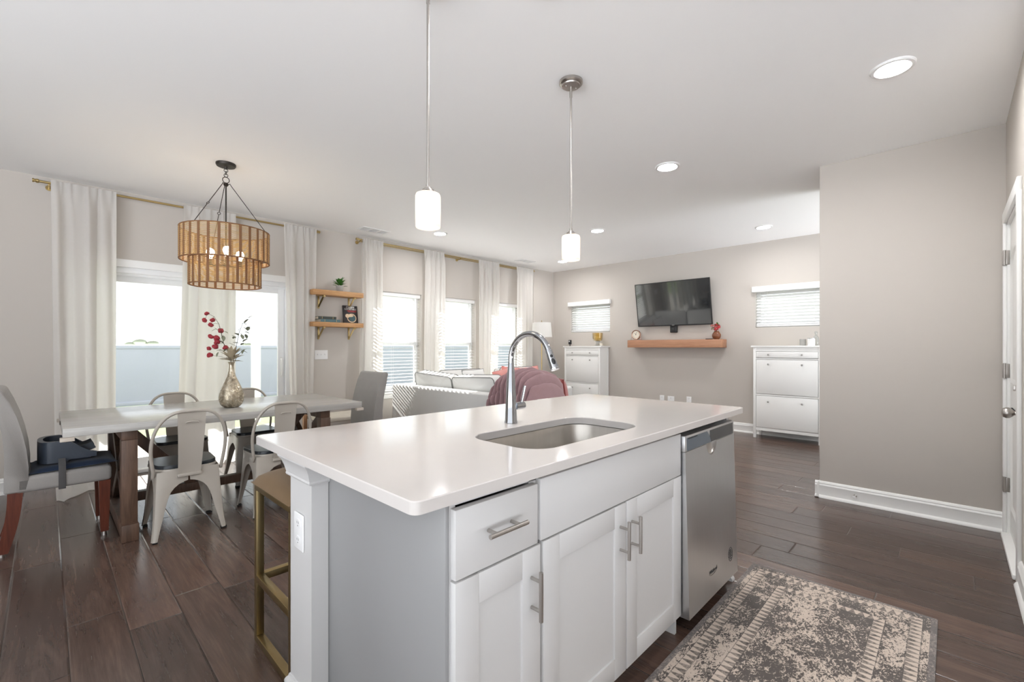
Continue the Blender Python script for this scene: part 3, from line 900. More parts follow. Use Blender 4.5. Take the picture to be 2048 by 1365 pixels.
ft = MB().prism([(0.848, 0.0), (0.83, 0.0), (0.832, 0.012), (0.846, 0.028), (0.862, 0.034), (0.862, 0.0)], 2.528, 2.564, 'x')
obj('end_panel_foot', ft, 'cabinet', isl)
for x0 in (0.60, 2.425):
    y0, y1, w = 1.492, 1.668, 0.176
    x1 = x0 + w
    if x0 < 1:
        yb = (1.502, 1.668)
    col = obj('column', MB().box(x0, x1, 1.502, y1, 0.0, CB - 0.001, 0.002) if x0 > 1 else MB().prism([(x0, 1.488), (0.655, 1.488), (0.655, 1.502), (x1, 1.502), (x1, y1), (x0, y1)], 0.0, CB - 0.001, 'z'), 'cabinet', isl)
    def ring(o, z):
        return [(x0 - o, 1.488 - o if x0 < 1 else 1.502, z), (x1 + o if x0 > 1 else x1, 1.488 - o if x0 < 1 else 1.502, z), (x1 + o if x0 > 1 else x1, y1 + o, z), (x0 - o, y1 + o, z)]
    def trimring(prof):
        # a moulding that wraps the column's outer faces
        mb = MB()
        xr = 0.655 if x0 < 1 else x1
        for o1, z1 in prof:
            pass
        L = []
        for o1, z1 in prof:
            if x0 < 1:
                L.append([(x0 - o1, 1.488 - o1, z1), (xr, 1.488 - o1, z1), (xr, 1.50, z1), (x1, 1.502, z1), (x1, y1 + o1, z1), (x0 - o1, y1 + o1, z1)])
            else:
                L.append([(x0, 1.502, z1), (x1 + o1, 1.502, z1), (x1 + o1, y1 + o1, z1), (x0, y1 + o1, z1)])
        return mb.loops(L, True, True)
    obj('capital', trimring([(0.0, 0.796), (0.011, 0.797), (0.013, 0.802), (0.011, 0.808), (0.013, 0.815), (0.017, 0.832), (0.024, 0.850), (0.033, 0.862), (0.034, CB - 0.002), (0.0, CB - 0.0015)]), 'cabinet', col, smooth=30)
    obj('plinth', trimring([(0.0, 0.0), (0.016, 0.0), (0.016, 0.074), (0.012, 0.082), (0.006, 0.088), (0.004, 0.096), (0.0, 0.097)]), 'cabinet', col, smooth=30)

FY0, FY1 = 0.8355, 0.8565
def bar_pull(parent, p0, p1, posts, name='handle'):
    h = MB().cyl(p0, p1, 0.0061, n=16)
    for p in posts:
        h.cyl((p[0], FY0 + 0.0005, p[2]), (p[0], p[1], p[2]), 0.0048, n=12)
    obj(name, h, 'nickel', parent)
def shaker(x0, x1, z0, z1, st=0.0745, rec=0.007):
    mb = MB()
    mb.box(x0, x0 + st, FY0, FY1, z0, z1, 0.0016).box(x1 - st, x1, FY0, FY1, z0, z1, 0.0016)
    mb.box(x0 + st, x1 - st, FY0 + 0.0003, FY1, z1 - st, z1, 0.0012).box(x0 + st, x1 - st, FY0 + 0.0003, FY1, z0, z0 + st, 0.0012)
    mb.box(x0 + st - 0.002, x1 - st + 0.002, FY0 + rec, FY1 - 0.002, z0 + st - 0.002, z1 - st + 0.002)
    return mb
dr = obj('drawer_front', MB().box(0.670, 0.9665, FY0, FY1, 0.690, 0.858, 0.003), 'cabinet', isl)
bar_pull(dr, (0.749, 0.800, 0.782), (0.884, 0.800, 0.782), [(0.775, 0.800, 0.782), (0.858, 0.800, 0.782)])
dA = obj('door', shaker(0.670, 0.9765, 0.086, 0.6845), 'cabinet', isl)
bar_pull(dA, (0.938, 0.800, 0.495), (0.938, 0.800, 0.629), [(0.938, 0.800, 0.522), (0.938, 0.800, 0.603)])
obj('sink_front_panel', MB().box(0.978, 1.906, FY0, FY1, 0.692, 0.869, 0.003), 'cabinet', isl)
dB = obj('door', shaker(0.990, 1.4475, 0.086, 0.6865), 'cabinet', isl)
bar_pull(dB, (1.407, 0.800, 0.504), (1.407, 0.800, 0.636), [(1.407, 0.800, 0.530), (1.407, 0.800, 0.610)])
dC = obj('door', shaker(1.4525, 1.909, 0.086, 0.6885), 'cabinet', isl)
bar_pull(dC, (1.487, 0.800, 0.502), (1.487, 0.800, 0.634), [(1.487, 0.800, 0.528), (1.487, 0.800, 0.608)])

# worktop with the sink cut-out
SINK = (1.075, 1.762, 0.932, 1.288)
def slab_with_hole(outer, inner, outer_in, inner_out, z0, z1, c):
    mb = MB(); bm = mb.bm
    def lp(pts, z):
        return [bm.verts.new((x, y, z)) for x, y in pts]
    o0, o1, o2 = lp(outer, z0), lp(outer, z1 - c), lp(outer_in, z1)
    i0, i1, i2 = lp(inner, z0), lp(inner, z1 - c), lp(inner_out, z1)
    for a, b in ((o0, o1), (o1, o2), (i0, i1), (i1, i2)):
        n = len(a)
        for j in range(n):
            bm.faces.new((a[j], a[(j + 1) % n], b[(j + 1) % n], b[j]))
    for o_, i_ in ((o2, i2), (o0, i0)):
        es = []
        for l in (o_, i_):
            for j in range(len(l)):
                e = bm.edges.get((l[j], l[(j + 1) % len(l)])) or bm.edges.new((l[j], l[(j + 1) % len(l)]))
                es.append(e)
        bmesh.ops.triangle_fill(bm, use_beauty=True, use_dissolve=True, edges=es)
    return mb
ct = slab_with_hole(rrect(0.541, 2.66, 0.813, 1.86, 0.022, 6), rrect(*SINK, 0.10, 8), rrect(0.5435, 2.6575, 0.8155, 1.8575, 0.02, 6), rrect(SINK[0] - 0.002, SINK[1] + 0.002, SINK[2] - 0.002, SINK[3] + 0.002, 0.102, 8), CB, CT, 0.0025)
single('countertop', ct, 'quartz', 'glossy white quartz countertop slab with a sink cut-out on the island', 'countertop', base=(1.6, 1.335, CB), smooth=30)

sk = thing('kitchen_sink', 'stainless steel undermount sink set into the white worktop', 'sink', (1.418, 1.11, 0.68))
L = []
def rr3(g, r, z):
    return [(x, y, z) for x, y in rrect(SINK[0] - g, SINK[1] + g, SINK[2] - g, SINK[3] + g, r, 8)]
L = [rr3(0.030, 0.12, CB - 0.004), rr3(0.030, 0.12, CB - 0.0005), rr3(0.008, 0.105, CB - 0.0005), rr3(0.004, 0.10, CB - 0.006), rr3(0.0, 0.095, 0.75), rr3(-0.008, 0.088, 0.715), rr3(-0.03, 0.07, 0.695), rr3(-0.10, 0.05, 0.690), rr3(-0.150, 0.02, 0.688)]
sb = MB().loops(L, False, True)
bmesh.ops.recalc_face_normals(sb.bm, faces=sb.bm.faces[:])
obj('basin', sb, 'sinksteel', sk, recalc=False, smooth=50)
obj('drain', MB().lathe([(0.0, 0.693), (0.02, 0.693), (0.03, 0.697), (0.045, 0.697), (0.055, 0.692), (0.055, 0.689), (0, 0.689)], (1.418, 1.13, 0), 28), 'chrome', sk)

# faucet ---------------------------------------------------------------------
FX, FYc = 1.409, 1.374
fa = thing('faucet', 'tall chrome pull-down gooseneck faucet beside the sink', 'faucet', (FX, FYc, CT))
obj('body', MB().lathe([(0.0, CT + 0.0005), (0.0285, CT + 0.0005), (0.0285, CT + 0.006), (0.0265, CT + 0.012), (0.0235, CT + 0.08), (0.0205, CT + 0.15), (0.0165, CT + 0.215), (0.0140, CT + 0.245), (0.0128, CT + 0.26), (0, CT + 0.26)], (FX, FYc, 0), 36), 'chrome', fa)
Rr, cyy, czz = 0.109, FYc - 0.109, 1.190
pts = [(FX, FYc, CT + 0.255), (FX, FYc, 1.178)] + [(FX, cyy + Rr * math.cos(R(a)), czz + Rr * math.sin(R(a))) for a in range(0, 157, 6)]
sp_end = Vector(pts[-1]); sdir = Vector((0, -math.sin(R(156)), math.cos(R(156)))).normalized()
pts.append(tuple(sp_end + sdir * 0.008))
obj('spout', MB().tube(pts, 0.0122, 20), 'chrome', fa)
hq = sdir.to_track_quat('Z', 'Y').to_matrix().to_4x4()
hs = sp_end + sdir * 0.004
sh = obj('spray_head', MB().lathe([(0.0, 0.0), (0.0135, 0.0), (0.0142, 0.004), (0.0145, 0.02), (0.0185, 0.075), (0.0192, 0.081), (0.0175, 0.085), (0, 0.085)], hs, 28, hq), 'chrome', fa)
fx_ = Vector((-0.55, -0.83, 0.0)); nrm = (fx_ - sdir * fx_.dot(sdir)).normalized()
bt = MB()
rotb = Matrix((sdir.cross(nrm), sdir, nrm)).transposed()
bt.ball(hs + sdir * 0.030 + nrm * 0.0148, 0.008, (0.8, 0.85, 0.35), 14, rotb)
bt.ball(hs + sdir * 0.054 + nrm * 0.0166, 0.012, (0.68, 1.15, 0.3), 14, rotb)
obj('spray_button', bt, 'black', sh)
lv = MB().cyl((FX + 0.017, FYc - 0.01, 0.985), (FX + 0.068, FYc - 0.01, 0.985), 0.0165, n=24)
obj('valve', lv, 'chrome', fa)
obj('lever', MB().cyl((FX + 0.056, FYc - 0.012, 0.998), (FX + 0.068, FYc - 0.02, 1.072), 0.0052, 0.0062, 14), 'chrome', fa)

# dishwasher -----------------------------------------------------------------
dw = thing('dishwasher', 'stainless steel built-in dishwasher at the right end of the island', 'dishwasher', (2.217, 1.1, 0))
DX0, DX1 = 1.9165, 2.523
def dwy(z):
    return 0.803 + (z - 0.075) / 0.78 * 0.02
def lean(mb):
    for v in mb.bm.verts:
        v.co.y += (v.co.z - 0.075) / 0.78 * 0.02
    return mb
obj('tub', MB().box(1.922, 2.516, 0.89, 1.44, 0.05, 0.862), 'darkgap', dw)
notch = [(2.215 + 0.066 * math.cos(a), 0.789 - 0.058 * math.sin(a)) for a in [PI * k / 14 for k in range(1, 14)]]
poly = [(DX0, 0.072), (DX1, 0.072), (DX1, 0.788), (2.281, 0.788)] + notch + [(2.149, 0.788), (DX0, 0.788)]
obj('door', lean(MB().prism(poly, 0.803, 0.86, 'y')), 'steel', dw, smooth=25)
bowl = MB()
bowl.grid(lambda u, v: Vector((2.215 + 0.066 * math.cos(PI * u) * (1 - v * v * 0.15), 0.804 + 0.03 * math.sin(v * PI / 2), 0.789 - 0.058 * math.sin(PI * u) * math.cos(v * PI / 2))), 15, 8)
obj('pocket_handle', lean(bowl), 'nickel', dw)
fr = MB().box(DX0, DX1, 0.803, 0.86, 0.7885, 0.858, 0.003)
cp = obj('control_panel', lean(fr), 'steel', dw)
obj('display_panel', lean(MB().box(2.195, 2.505, 0.8018, 0.804, 0.7925, 0.848)), 'paneldark', cp)
pl = [(1.934, 0.7925), (2.205, 0.7925)] + [(2.205 - 0.045 * (k / 8) ** 1.6, 0.7925 + 0.0555 * k / 8) for k in range(1, 9)] + [(1.934, 0.848)]
obj('vent_panel', lean(MB().prism(pl, 0.8012, 0.8036, 'y')), 'panelblue', cp)
vt = MB()
for k in range(5):
    vt.box(1.946 + k * 0.021, 1.961 + k * 0.021, 0.8006, 0.8014, 0.8415, 0.8465)
obj('vent_slot', lean(vt), 'darkgap', cp)
text_mesh('Whirlpool', 0.023, 'darkink', 'lettering', dw, frame_matrix((2.19, dwy(0.19) - 0.0006, 0.19), (1, 0, 0), (0, 0.02 / 0.78, 1)), shear=0.25)
sw_ = MB().tube([(2.19 + 0.05 * math.cos(R(a)), dwy(0.19 + 0.012 * math.sin(R(a))) - 0.0008, 0.19 + 0.017 * math.sin(R(a))) for a in range(200, 400, 12)], 0.0006, 5)
obj('swoosh', sw_, 'darkink', dw)
bd = MB().tube([(2.424 + 0.027 * math.cos(R(a)), dwy(0.19 + 0.034 * math.sin(R(a))) - 0.0007, 0.19 + 0.034 * math.sin(R(a))) for a in range(0, 360, 12)], 0.0011, 6, closed=True)
for z, w in ((0.211, 0.022), (0.203, 0.034), (0.195, 0.040), (0.187, 0.036), (0.179, 0.042), (0.170, 0.028)):
    n = int(w / 0.0055)
    for j in range(n):
        a = 2.424 - w / 2 + j * w / n
        bd.box(a, a + 0.0036, dwy(z) - 0.0008, dwy(z) + 0.0002, z - 0.0022, z + 0.0022)
obj('badge', bd, 'darkink', dw)
obj('kick_plate', MB().box(1.92, 2.52, 0.925, 0.935, 0.0, 0.07), 'darkgap', dw)

# power outlet on the column ---------------------------------------------------
def outlet_plate(label, origin, right, group=None, duplex=True, w=0.072, h=0.116, toggles=0):
    m = frame_matrix(origin, right, (0, 0, 1))
    t = thing('power_outlet' if duplex else 'light_switch', label, 'power outlet' if duplex else 'light switch', origin, group)
    p = MB().box(-w / 2, w / 2, -h / 2, h / 2, 0.0003, 0.006, 0.0028, 3); p.xform(m)
    obj('cover_plate', p, 'plate', t)
    if duplex:
        for s in (1, -1):
            f = MB().loops([[(x, y, z) for x, y in rrect(-0.017, 0.017, s * 0.027 * h / 0.116 - 0.014, s * 0.027 * h / 0.116 + 0.014, 0.010)] for z in (0.005, 0.0078)], False, True); f.xform(m)
            so = obj('socket', f, 'plate', t)
            k = MB()
            for dx in (-0.006, 0.006):
                k.box(dx - 0.001, dx + 0.001, s * 0.027 * h / 0.116 - 0.001, s * 0.027 * h / 0.116 + 0.007, 0.0074, 0.008)
            k.cyl((0, s * 0.027 * h / 0.116 - 0.008, 0.0074), (0, s * 0.027 * h / 0.116 - 0.008, 0.008), 0.0022, n=10)
            k.xform(m)
            obj('slot', k, 'darkgap', so)
    for j in range(toggles):
        x = (j - (toggles - 1) / 2) * 0.046
        k = MB().box(x - 0.005, x + 0.005, -0.004, 0.012, 0.005, 0.016, 0.002); k.xform(m)
        obj('toggle', k, 'plate', t)
    return t
outlet_plate('white duplex power outlet on the island corner column', (0.5995, 1.582, 0.62), (0, -1, 0), w=0.078, h=0.122)
G3 = 'low wall plates under the mantel shelf'
outlet_plate('left one of three low white wall plates under the mantel shelf', (TX - 0.0005, 3.432, 0.39), (0, -1, 0), G3, w=0.075)
outlet_plate('middle one of three low white wall plates under the mantel shelf', (TX - 0.0005, 3.278, 0.385), (0, -1, 0), G3, w=0.11)
outlet_plate('right one of three low white wall plates under the mantel shelf', (TX - 0.0005, 2.982, 0.40), (0, -1, 0), G3, w=0.075)
outlet_plate('white triple light switch plate on the wall under the oak shelves', (2.43, WY - 0.0005, 1.146), (1, 0, 0), None, False, 0.165, 0.118, 3)

# runner -----------------------------------------------------------------------
rug = MB().box(0, 2.13, 0, 0.77, 0.0005, 0.009, 0.003, 2)
ro = obj('runner_rug', rug, 'rug', None)
ro.location = (0.686, 0.043, 0)
tag(ro, 'worn cream and charcoal patterned runner rug on the floor beside the island', 'rug')

# counter stool ------------------------------------------------------------------
st = thing('counter_stool', 'brass framed counter stool with a taupe velvet seat behind the column', 'stool', (0.84, 1.905, 0))
sx0, sx1, sy0, sy1, q = 0.63, 1.06, 1.72, 2.105, 0.03
for a in (sx0, sx1):
    for b in (sy0, sy1):
        obj('leg', MB().box(a - q / 2, a + q / 2, b - q / 2, b + q / 2, q, 0.64, 0.002), 'goldpaint', st)
for a in (sx0, sx1):
    obj('floor_rail', MB().box(a - q / 2, a + q / 2, sy0 - q / 2, sy1 + q / 2, 0.0, q, 0.002), 'goldpaint', st)
    obj('footrest', MB().box(a - q / 2, a + q / 2, sy0 + q / 2, sy1 - q / 2, 0.255, 0.285, 0.002), 'goldpaint', st)
obj('footrest', MB().box(sx0 + q / 2, sx1 - q / 2, sy1 - q / 2, sy1 + q / 2, 0.255, 0.285, 0.002), 'goldpaint', st)
sf = MB()
for a in (sx0, sx1):
    sf.box(a - q / 2, a + q / 2, sy0 - q / 2, sy1 + q / 2, 0.64, 0.67, 0.002)
for b in (sy0, sy1):
    sf.box(sx0 + q / 2, sx1 - q / 2, b - q / 2, b + q / 2, 0.64, 0.67, 0.002)
obj('seat_frame', sf, 'goldpaint', st)
def seat_pad(u, v):
    a, b = 2 * u - 1, 2 * v - 1
    e = max(0, 1 - abs(a) ** 5) ** 0.4 * max(0, 1 - abs(b) ** 5) ** 0.4
    return Vector(((sx0 + sx1) / 2 + a * (sx1 - sx0 + 0.05) / 2, (sy0 + sy1) / 2 + b * (sy1 - sy0 + 0.05) / 2, 0.672 + 0.05 * e + 0.014 * (1 - a * a) * (1 - b * b)))
sp = MB().grid(seat_pad, 22, 22)
es = [e for e in sp.bm.edges if len(e.link_faces) == 1]
ex = bmesh.ops.extrude_edge_only(sp.bm, edges=es)
for v in [g for g in ex['geom'] if isinstance(g, bmesh.types.BMVert)]:
    v.co.z = 0.6705
obj('seat_cushion', sp, 'velvet', st, smooth=60)

# ================================================================== DINING
tb = thing('dining_table', 'long grey-washed farmhouse dining table on brown trestles by the sliding door', 'dining table', (1.01, 4.27, 0))
TX0, TX1, TY0, TY1 = 0.068, 1.95, 3.745, 4.80
top = MB().box(TX0, TX1, TY0, TY1, 0.708, 0.76, 0.003)
obj('tabletop', top, 'tabletop', tb, smooth=25)
for x, sg in ((TX0, -1), (TX1, 1)):
    for y in (TY0 + 0.012, TY1 - 0.03):
        pg = MB().box(min(x - sg * 0.052, x + sg * 0.012), max(x - sg * 0.052, x + sg * 0.012), y - 0.022, y + 0.018, 0.684, 0.7075, 0.003)
        obj('leaf_clip', pg, 'pegwood', tb)
    obj('leaf_socket', MB().lathe([(0, 0), (0.013, 0), (0.013, 0.004), (0, 0.005)], (x, 4.27, 0.735), 16, Matrix.Rotation(R(90 * sg), 4, 'Y')), 'iron', tb)
for xc in (0.375, 1.645):
    w = 0.082
    tr = MB()
    tr.box(xc - w / 2, xc + w / 2, TY0 + 0.015, TY1 - 0.07, 0.012, 0.10, 0.006)
    for y in (TY0 + 0.05, TY1 - 0.105):
        tr.box(xc - w / 2 - 0.004, xc + w / 2 + 0.004, y - 0.045, y + 0.045, 0.0, 0.112, 0.008)
    obj('foot', tr, 'tablewood', tb)
    obj('top_rail', MB().box(xc - w / 2, xc + w / 2, TY0 + 0.05, TY1 - 0.05, 0.645, 0.7075, 0.004), 'tablewood', tb)
    for y in (TY0 + 0.085, TY1 - 0.14):
        obj('leg', MB().box(xc - w / 2, xc + w / 2, y - 0.045, y + 0.045, 0.10, 0.646, 0.004), 'tablewood', tb)
    for a, b in ((TY0 + 0.15, TY1 - 0.2), (TY1 - 0.2, TY0 + 0.15)):
        obj('cross_brace', MB().bar((xc + (0.0 if a < b else 0.001), a, 0.12), (xc, b, 0.63), 0.045, 0.07, (1, 0, 0) if False else (0, 0, 1), 0.003), 'tablewood', tb)
obj('stretcher', MB().box(0.40, 1.62, 4.215, 4.285, 0.13, 0.195, 0.004), 'tablewood', tb)
obj('long_brace', MB().bar((0.40, 4.25, 0.66), (0.80, 4.25, 0.19), 0.06, 0.07, (0, 0, 1), 0.003), 'tablewood', tb)
obj('long_brace', MB().bar((1.62, 4.25, 0.66), (1.22, 4.25, 0.19), 0.06, 0.07, (0, 0, 1), 0.003), 'tablewood', tb)

# metal cafe chair, local: faces +y, origin on the floor --------------------------
ch = thing('metal_chair', 'cream metal cafe chair with its back to the camera, nearer the grey upholstered chair', 'chair', (0, 0, 0), 'cream metal chairs round the dining table', local=True)
bot = {(sx, sy): Vector((sx * 0.197, 0.205 * sy if sy > 0 else -0.212, 0.0)) for sx in (-1, 1) for sy in (-1, 1)}
topc = {(sx, sy): Vector((sx * 0.172, 0.16 * sy, 0.435)) for sx in (-1, 1) for sy in (-1, 1)}
prof = [(0.012, 0.028), (0.04, 0.030), (0.09, 0.036), (0.15, 0.046), (0.21, 0.056), (0.26, 0.066), (0.30, 0.080), (0.325, 0.098), (0.345, 0.122), (0.356, 0.146), (0.362, 0.17), (0.40, 0.17), (0.435, 0.17)]
def leg_mesh(sx, sy):
    mb = MB()
    cols = []
    for z, w in prof:
        c = bot[(sx, sy)].lerp(topc[(sx, sy)], z / 0.435)
        # slight outward curve near the foot
        c.x += sx * 0.012 * max(0, 1 - z / 0.16) ** 2 * 0.6; c.y += sy * 0.012 * max(0, 1 - z / 0.16) ** 2 * 0.6
        wx = min(w, abs(c.x) - 0.0006); wy = min(w, abs(c.y) - 0.0006)
        rd = 0.012
        row = [Vector((c.x - sx * wx, c.y, z)), Vector((c.x - sx * (wx * 0.55), c.y + sy * 0.004, z)), Vector((c.x - sx * rd, c.y, z)), Vector((c.x - sx * 0.003, c.y - sy * 0.003, z)), Vector((c.x, c.y - sy * rd, z)), Vector((c.x + sx * 0.004, c.y - sy * (wy * 0.55), z)), Vector((c.x, c.y - sy * wy, z))]
        cols.append(row)
    bm = mb.bm
    V = [[bm.verts.new(p) for p in r] for r in cols]
    fs = []
    for a, b in zip(V, V[1:]):
        for j in range(len(a) - 1):
            fs.append(bm.faces.new((a[j], a[j + 1], b[j + 1], b[j])))
    bmesh.ops.recalc_face_normals(bm, faces=fs)
    bmesh.ops.solidify(bm, geom=fs, thickness=0.003)
    return mb
for k in bot:
    lg = obj('leg', leg_mesh(*k), 'metalwhite', ch, local=True, smooth=50)
    c = bot[k]
    fx2 = c + Vector((k[0] * 0.006, k[1] * 0.006, 0))
    obj('rubber_foot', MB().box(fx2.x - (0.03 if k[0] > 0 else -0.004), fx2.x + (0.004 if k[0] > 0 else 0.03), fx2.y - (0.03 if k[1] > 0 else -0.004), fx2.y + (0.004 if k[1] > 0 else 0.03), 0.0, 0.014, 0.003), 'rubber', lg, local=True)
def dshape(hw, y0, y1, n=10):
    # seat outline: rounded, wider at the front
    pts = []
    for a, b, cx, cy_, rr in ((0, 90, hw - 0.07, y1 - 0.07, 0.07), (90, 180, -hw + 0.07, y1 - 0.07, 0.07), (180, 270, -hw + 0.10, y0 + 0.10, 0.09), (270, 360, hw - 0.10, y0 + 0.10, 0.09)):
        for i in range(n + 1):
            t = R(a + (b - a) * i / n)
            pts.append((cx + rr * math.cos(t), cy_ + rr * math.sin(t)))
    return pts
obj('seat_pan', MB().loops([[(x * s, y * s, z) for x, y in dshape(0.183, -0.172, 0.178)] for s, z in ((0.985, 0.428), (1.0, 0.43), (1.0, 0.443), (0.99, 0.446))], True, True), 'metalwhite', ch, local=True)
obj('seat', MB().loops([[(x * s, y * s, z) for x, y in dshape(0.180, -0.165, 0.180)] for s, z in ((1.0, 0.4465), (1.0, 0.466), (0.985, 0.470))], True, True), 'darkwood', ch, local=True)
hoop = []
for k in range(41):
    t = -1 + 2 * k / 40
    # superellipse arch; widest a bit above half height
    ang = PI / 2 + t * PI / 2 * 1.0
    hx = math.cos(ang); hz = math.sin(ang)
    ex_ = math.copysign(abs(hx) ** 0.62, hx)
    ez = abs(hz) ** 0.80
    z = 0.44 + 0.39 * ez
    wdt = 0.188 + 0.03 * math.sin(min(1, ez / 0.8) * PI * 0.55)
    y = -0.155 - 0.10 * (ez ** 1.3)
    hoop.append((-ex_ * wdt, y, z))
hoop = [(hoop[0][0], -0.135, 0.405)] + hoop + [(hoop[-1][0], -0.135, 0.405)]
obj('back_hoop', MB().tube(hoop, 0.0105, 12), 'metalwhite', ch, local=True)
def spl(u, v):
    hw = 0.062 + 0.016 * v
    z = 0.40 + 0.422 * v
    y = -0.180 - 0.077 * v ** 1.2 - 0.014 * math.sin(PI * v)
    return Vector(((2 * u - 1) * hw, y + 0.006 * (1 - (2 * u - 1) ** 2), z))
obj('back_splat', MB().grid(spl, 7, 14, solid=0.003), 'metalwhite', ch, local=True)
obj('embossed_slot', MB().tube([(-0.036, -0.257, 0.750), (-0.030, -0.2575, 0.757), (0.0, -0.257, 0.760), (0.030, -0.2575, 0.757), (0.036, -0.257, 0.750)], 0.0042, 8), 'metalwhite', ch, local=True)
obj('splat_foot', MB().box(-0.068, 0.068, -0.188, -0.168, 0.392, 0.412, 0.004), 'metalwhite', ch, local=True)
ch.location = (0.664, 3.803, 0)
dup(ch, (1.243, 3.803, 0), 0.0, 'cream metal cafe chair partly hidden by the near corner of the white worktop')
dup(ch, (0.80, 4.74, 0), PI, 'cream metal cafe chair across the table, in front of the left glass door pane')
dup(ch, (1.375, 4.74, 0), PI, 'cream metal cafe chair across the table, behind the silver vase')

# upholstered end chair, local: faces +x, origin on the floor ----------------------
pc_ = thing('upholstered_chair', 'grey upholstered dining chair with red-brown legs at the left table end', 'chair', (0, 0, 0), 'grey upholstered end chairs', local=True)
hw = 0.232
obj('seat', MB().box(-0.19, 0.247, -hw, hw, 0.365, 0.462, 0.022, 4), 'linen', pc_, local=True, smooth=50)
cen = [(-0.182, 0.372), (-0.181, 0.44), (-0.180, 0.52), (-0.184, 0.62), (-0.196, 0.72), (-0.216, 0.82), (-0.241, 0.91), (-0.265, 0.985)]
thk = [0.100, 0.100, 0.098, 0.090, 0.082, 0.076, 0.070, 0.060]
front = [(c[0] + t / 2, c[1]) for c, t in zip(cen, thk)]
rear = [(c[0] - t / 2, c[1] + (0.0 if i < 7 else -0.004)) for i, (c, t) in enumerate(zip(cen, thk))]
outline = front + [(cen[-1][0] + 0.012, 0.996), (cen[-1][0] - 0.014, 0.995)] + rear[::-1]
bk = MB().prism(outline, -hw, hw, 'y', 0.012, 3)
obj('backrest', bk, 'linen', pc_, local=True, smooth=50)
for sy in (-1, 1):
    y0 = sy * (hw - 0.035)
    L = [[(0.212 - a, y0 - a, z), (0.212 + a, y0 - a, z), (0.212 + a, y0 + a, z), (0.212 - a, y0 + a, z)] for a, z in ((0.019, 0.028), (0.020, 0.03), (0.029, 0.366))]
    lg = obj('leg', MB().loops(L, True, True), 'redwood', pc_, local=True, smooth=20)
    obj('glide', MB().cyl((0.212, y0, 0.0), (0.212, y0, 0.0285), 0.014, 0.011, 14), 'nickel', lg, local=True)
    L = []
    for k in range(9):
        t = k / 8
        z = 0.372 - 0.352 * t
        x = -0.186 - 0.004 * t - 0.050 * t ** 2.0
        a = 0.032 - 0.006 * t
        L.append([(x - a, y0 - 0.024, z), (x + a, y0 - 0.024, z), (x + a, y0 + 0.024, z), (x - a, y0 + 0.024, z)])
    lg = obj('leg', MB().loops(L, True, True), 'redwood', pc_, local=True, smooth=40)
    obj('glide', MB().cyl((-0.240, y0, 0.0), (-0.240, y0, 0.021), 0.013, 0.011, 14), 'nickel', lg, local=True)
pc_.location = (0.058, 4.222, 0)
dup(pc_, (2.055, 4.205, 0), PI, 'grey upholstered dining chair at the right table end, its inner back facing left')

cu_ = MB()
def navy(u, v):
    a, b = 2 * u - 1, 2 * v - 1
    e = max(0, 1 - abs(a) ** 4) ** 0.5 * max(0, 1 - abs(b) ** 4) ** 0.5
    return a, b, e
cx0, cy0 = 0.130, 4.222
cu_.grid(lambda u, v: Vector((cx0 + navy(u, v)[0] * 0.198 * (1 + 0.05 * abs(navy(u, v)[1]) ** 6), cy0 + navy(u, v)[1] * 0.205 * (1 + 0.05 * abs(navy(u, v)[0]) ** 6), 0.474 + 0.030 * navy(u, v)[2] + 0.006 * navy(u, v)[0])), 18, 18)
cu_.grid(lambda u, v: Vector((cx0 + navy(u, v)[0] * 0.198 * (1 + 0.05 * abs(navy(u, v)[1]) ** 6), cy0 + navy(u, v)[1] * 0.205 * (1 + 0.05 * abs(navy(u, v)[0]) ** 6), 0.474 - 0.0115 * navy(u, v)[2] + 0.006 * navy(u, v)[0])), 18, 18)
bmesh.ops.remove_doubles(cu_.bm, verts=cu_.bm.verts[:], dist=1e-5)
single('seat_cushion', cu_, 'navy', 'navy blue cushion on the seat of the left end chair', 'cushion', base=(cx0, cy0, 0.4625), smooth=60)

bs = thing('booster_seat', 'slate grey plastic child booster seat strapped on the left end chair', 'booster seat', (0.06, 4.222, 0.5))
def uwall(t):
    # plan path of the wall, from front right round the back to front left; returns x, y, height
    s = t * 2 - 1
    a = abs(s)
    if a > 0.42:
        k = (a - 0.42) / 0.58
        x = -0.02 + 0.20 * k
        y = 0.160
    else:
        ang = a / 0.42 * PI / 2
        x = -0.02 - 0.075 * math.cos(ang) ** 0.7
        y = 0.160 * math.sin(ang) ** 0.8
    k = max(0.0, (x + 0.0) / 0.18)
    hh = 0.135 if x < 0.0 else 0.135 - 0.10 * (k * k * (3 - 2 * k))
    return x, math.copysign(y, s), hh
WN = 45
outer, inner = [], []
for i in range(WN):
    x, y, hh = uwall(i / (WN - 1))
    outer.append((x, y, hh)); inner.append((x * 0.82 + 0.012, y * 0.80, hh))
base_z = lambda x: 0.507 + 0.06 * max(0.0, x + 0.02) * 0.6
bm_ = MB()
L = []
for i in range(WN):
    xo, yo, hh = outer[i]; xi, yi, _ = inner[i]
    X0, Y0 = 0.075 + xo - 0.02, 4.222
    XI = 0.075 + xi - 0.02
    zb = 0.508 + 0.015 * (1 if xo > 0.05 else 0)
    L.append([(X0, Y0 + yo, zb), (X0, Y0 + yo * 1.03, zb + hh * 0.85), (X0 * 0.97 + XI * 0.03, Y0 + yo * 1.02, zb + hh), (XI * 0.9 + X0 * 0.1, Y0 + yi * 1.04, zb + hh), (XI, Y0 + yi, zb + hh * 0.85), (XI, Y0 + yi, zb)])
bm_.loops(L, True, True)
obj('shell', bm_, 'booster', bs, smooth=60)
obj('seat_base', MB().box(0.0, 0.21, 4.222 - 0.135, 4.222 + 0.135, 0.508, 0.545, 0.012, 3), 'booster', bs)
ton = MB()
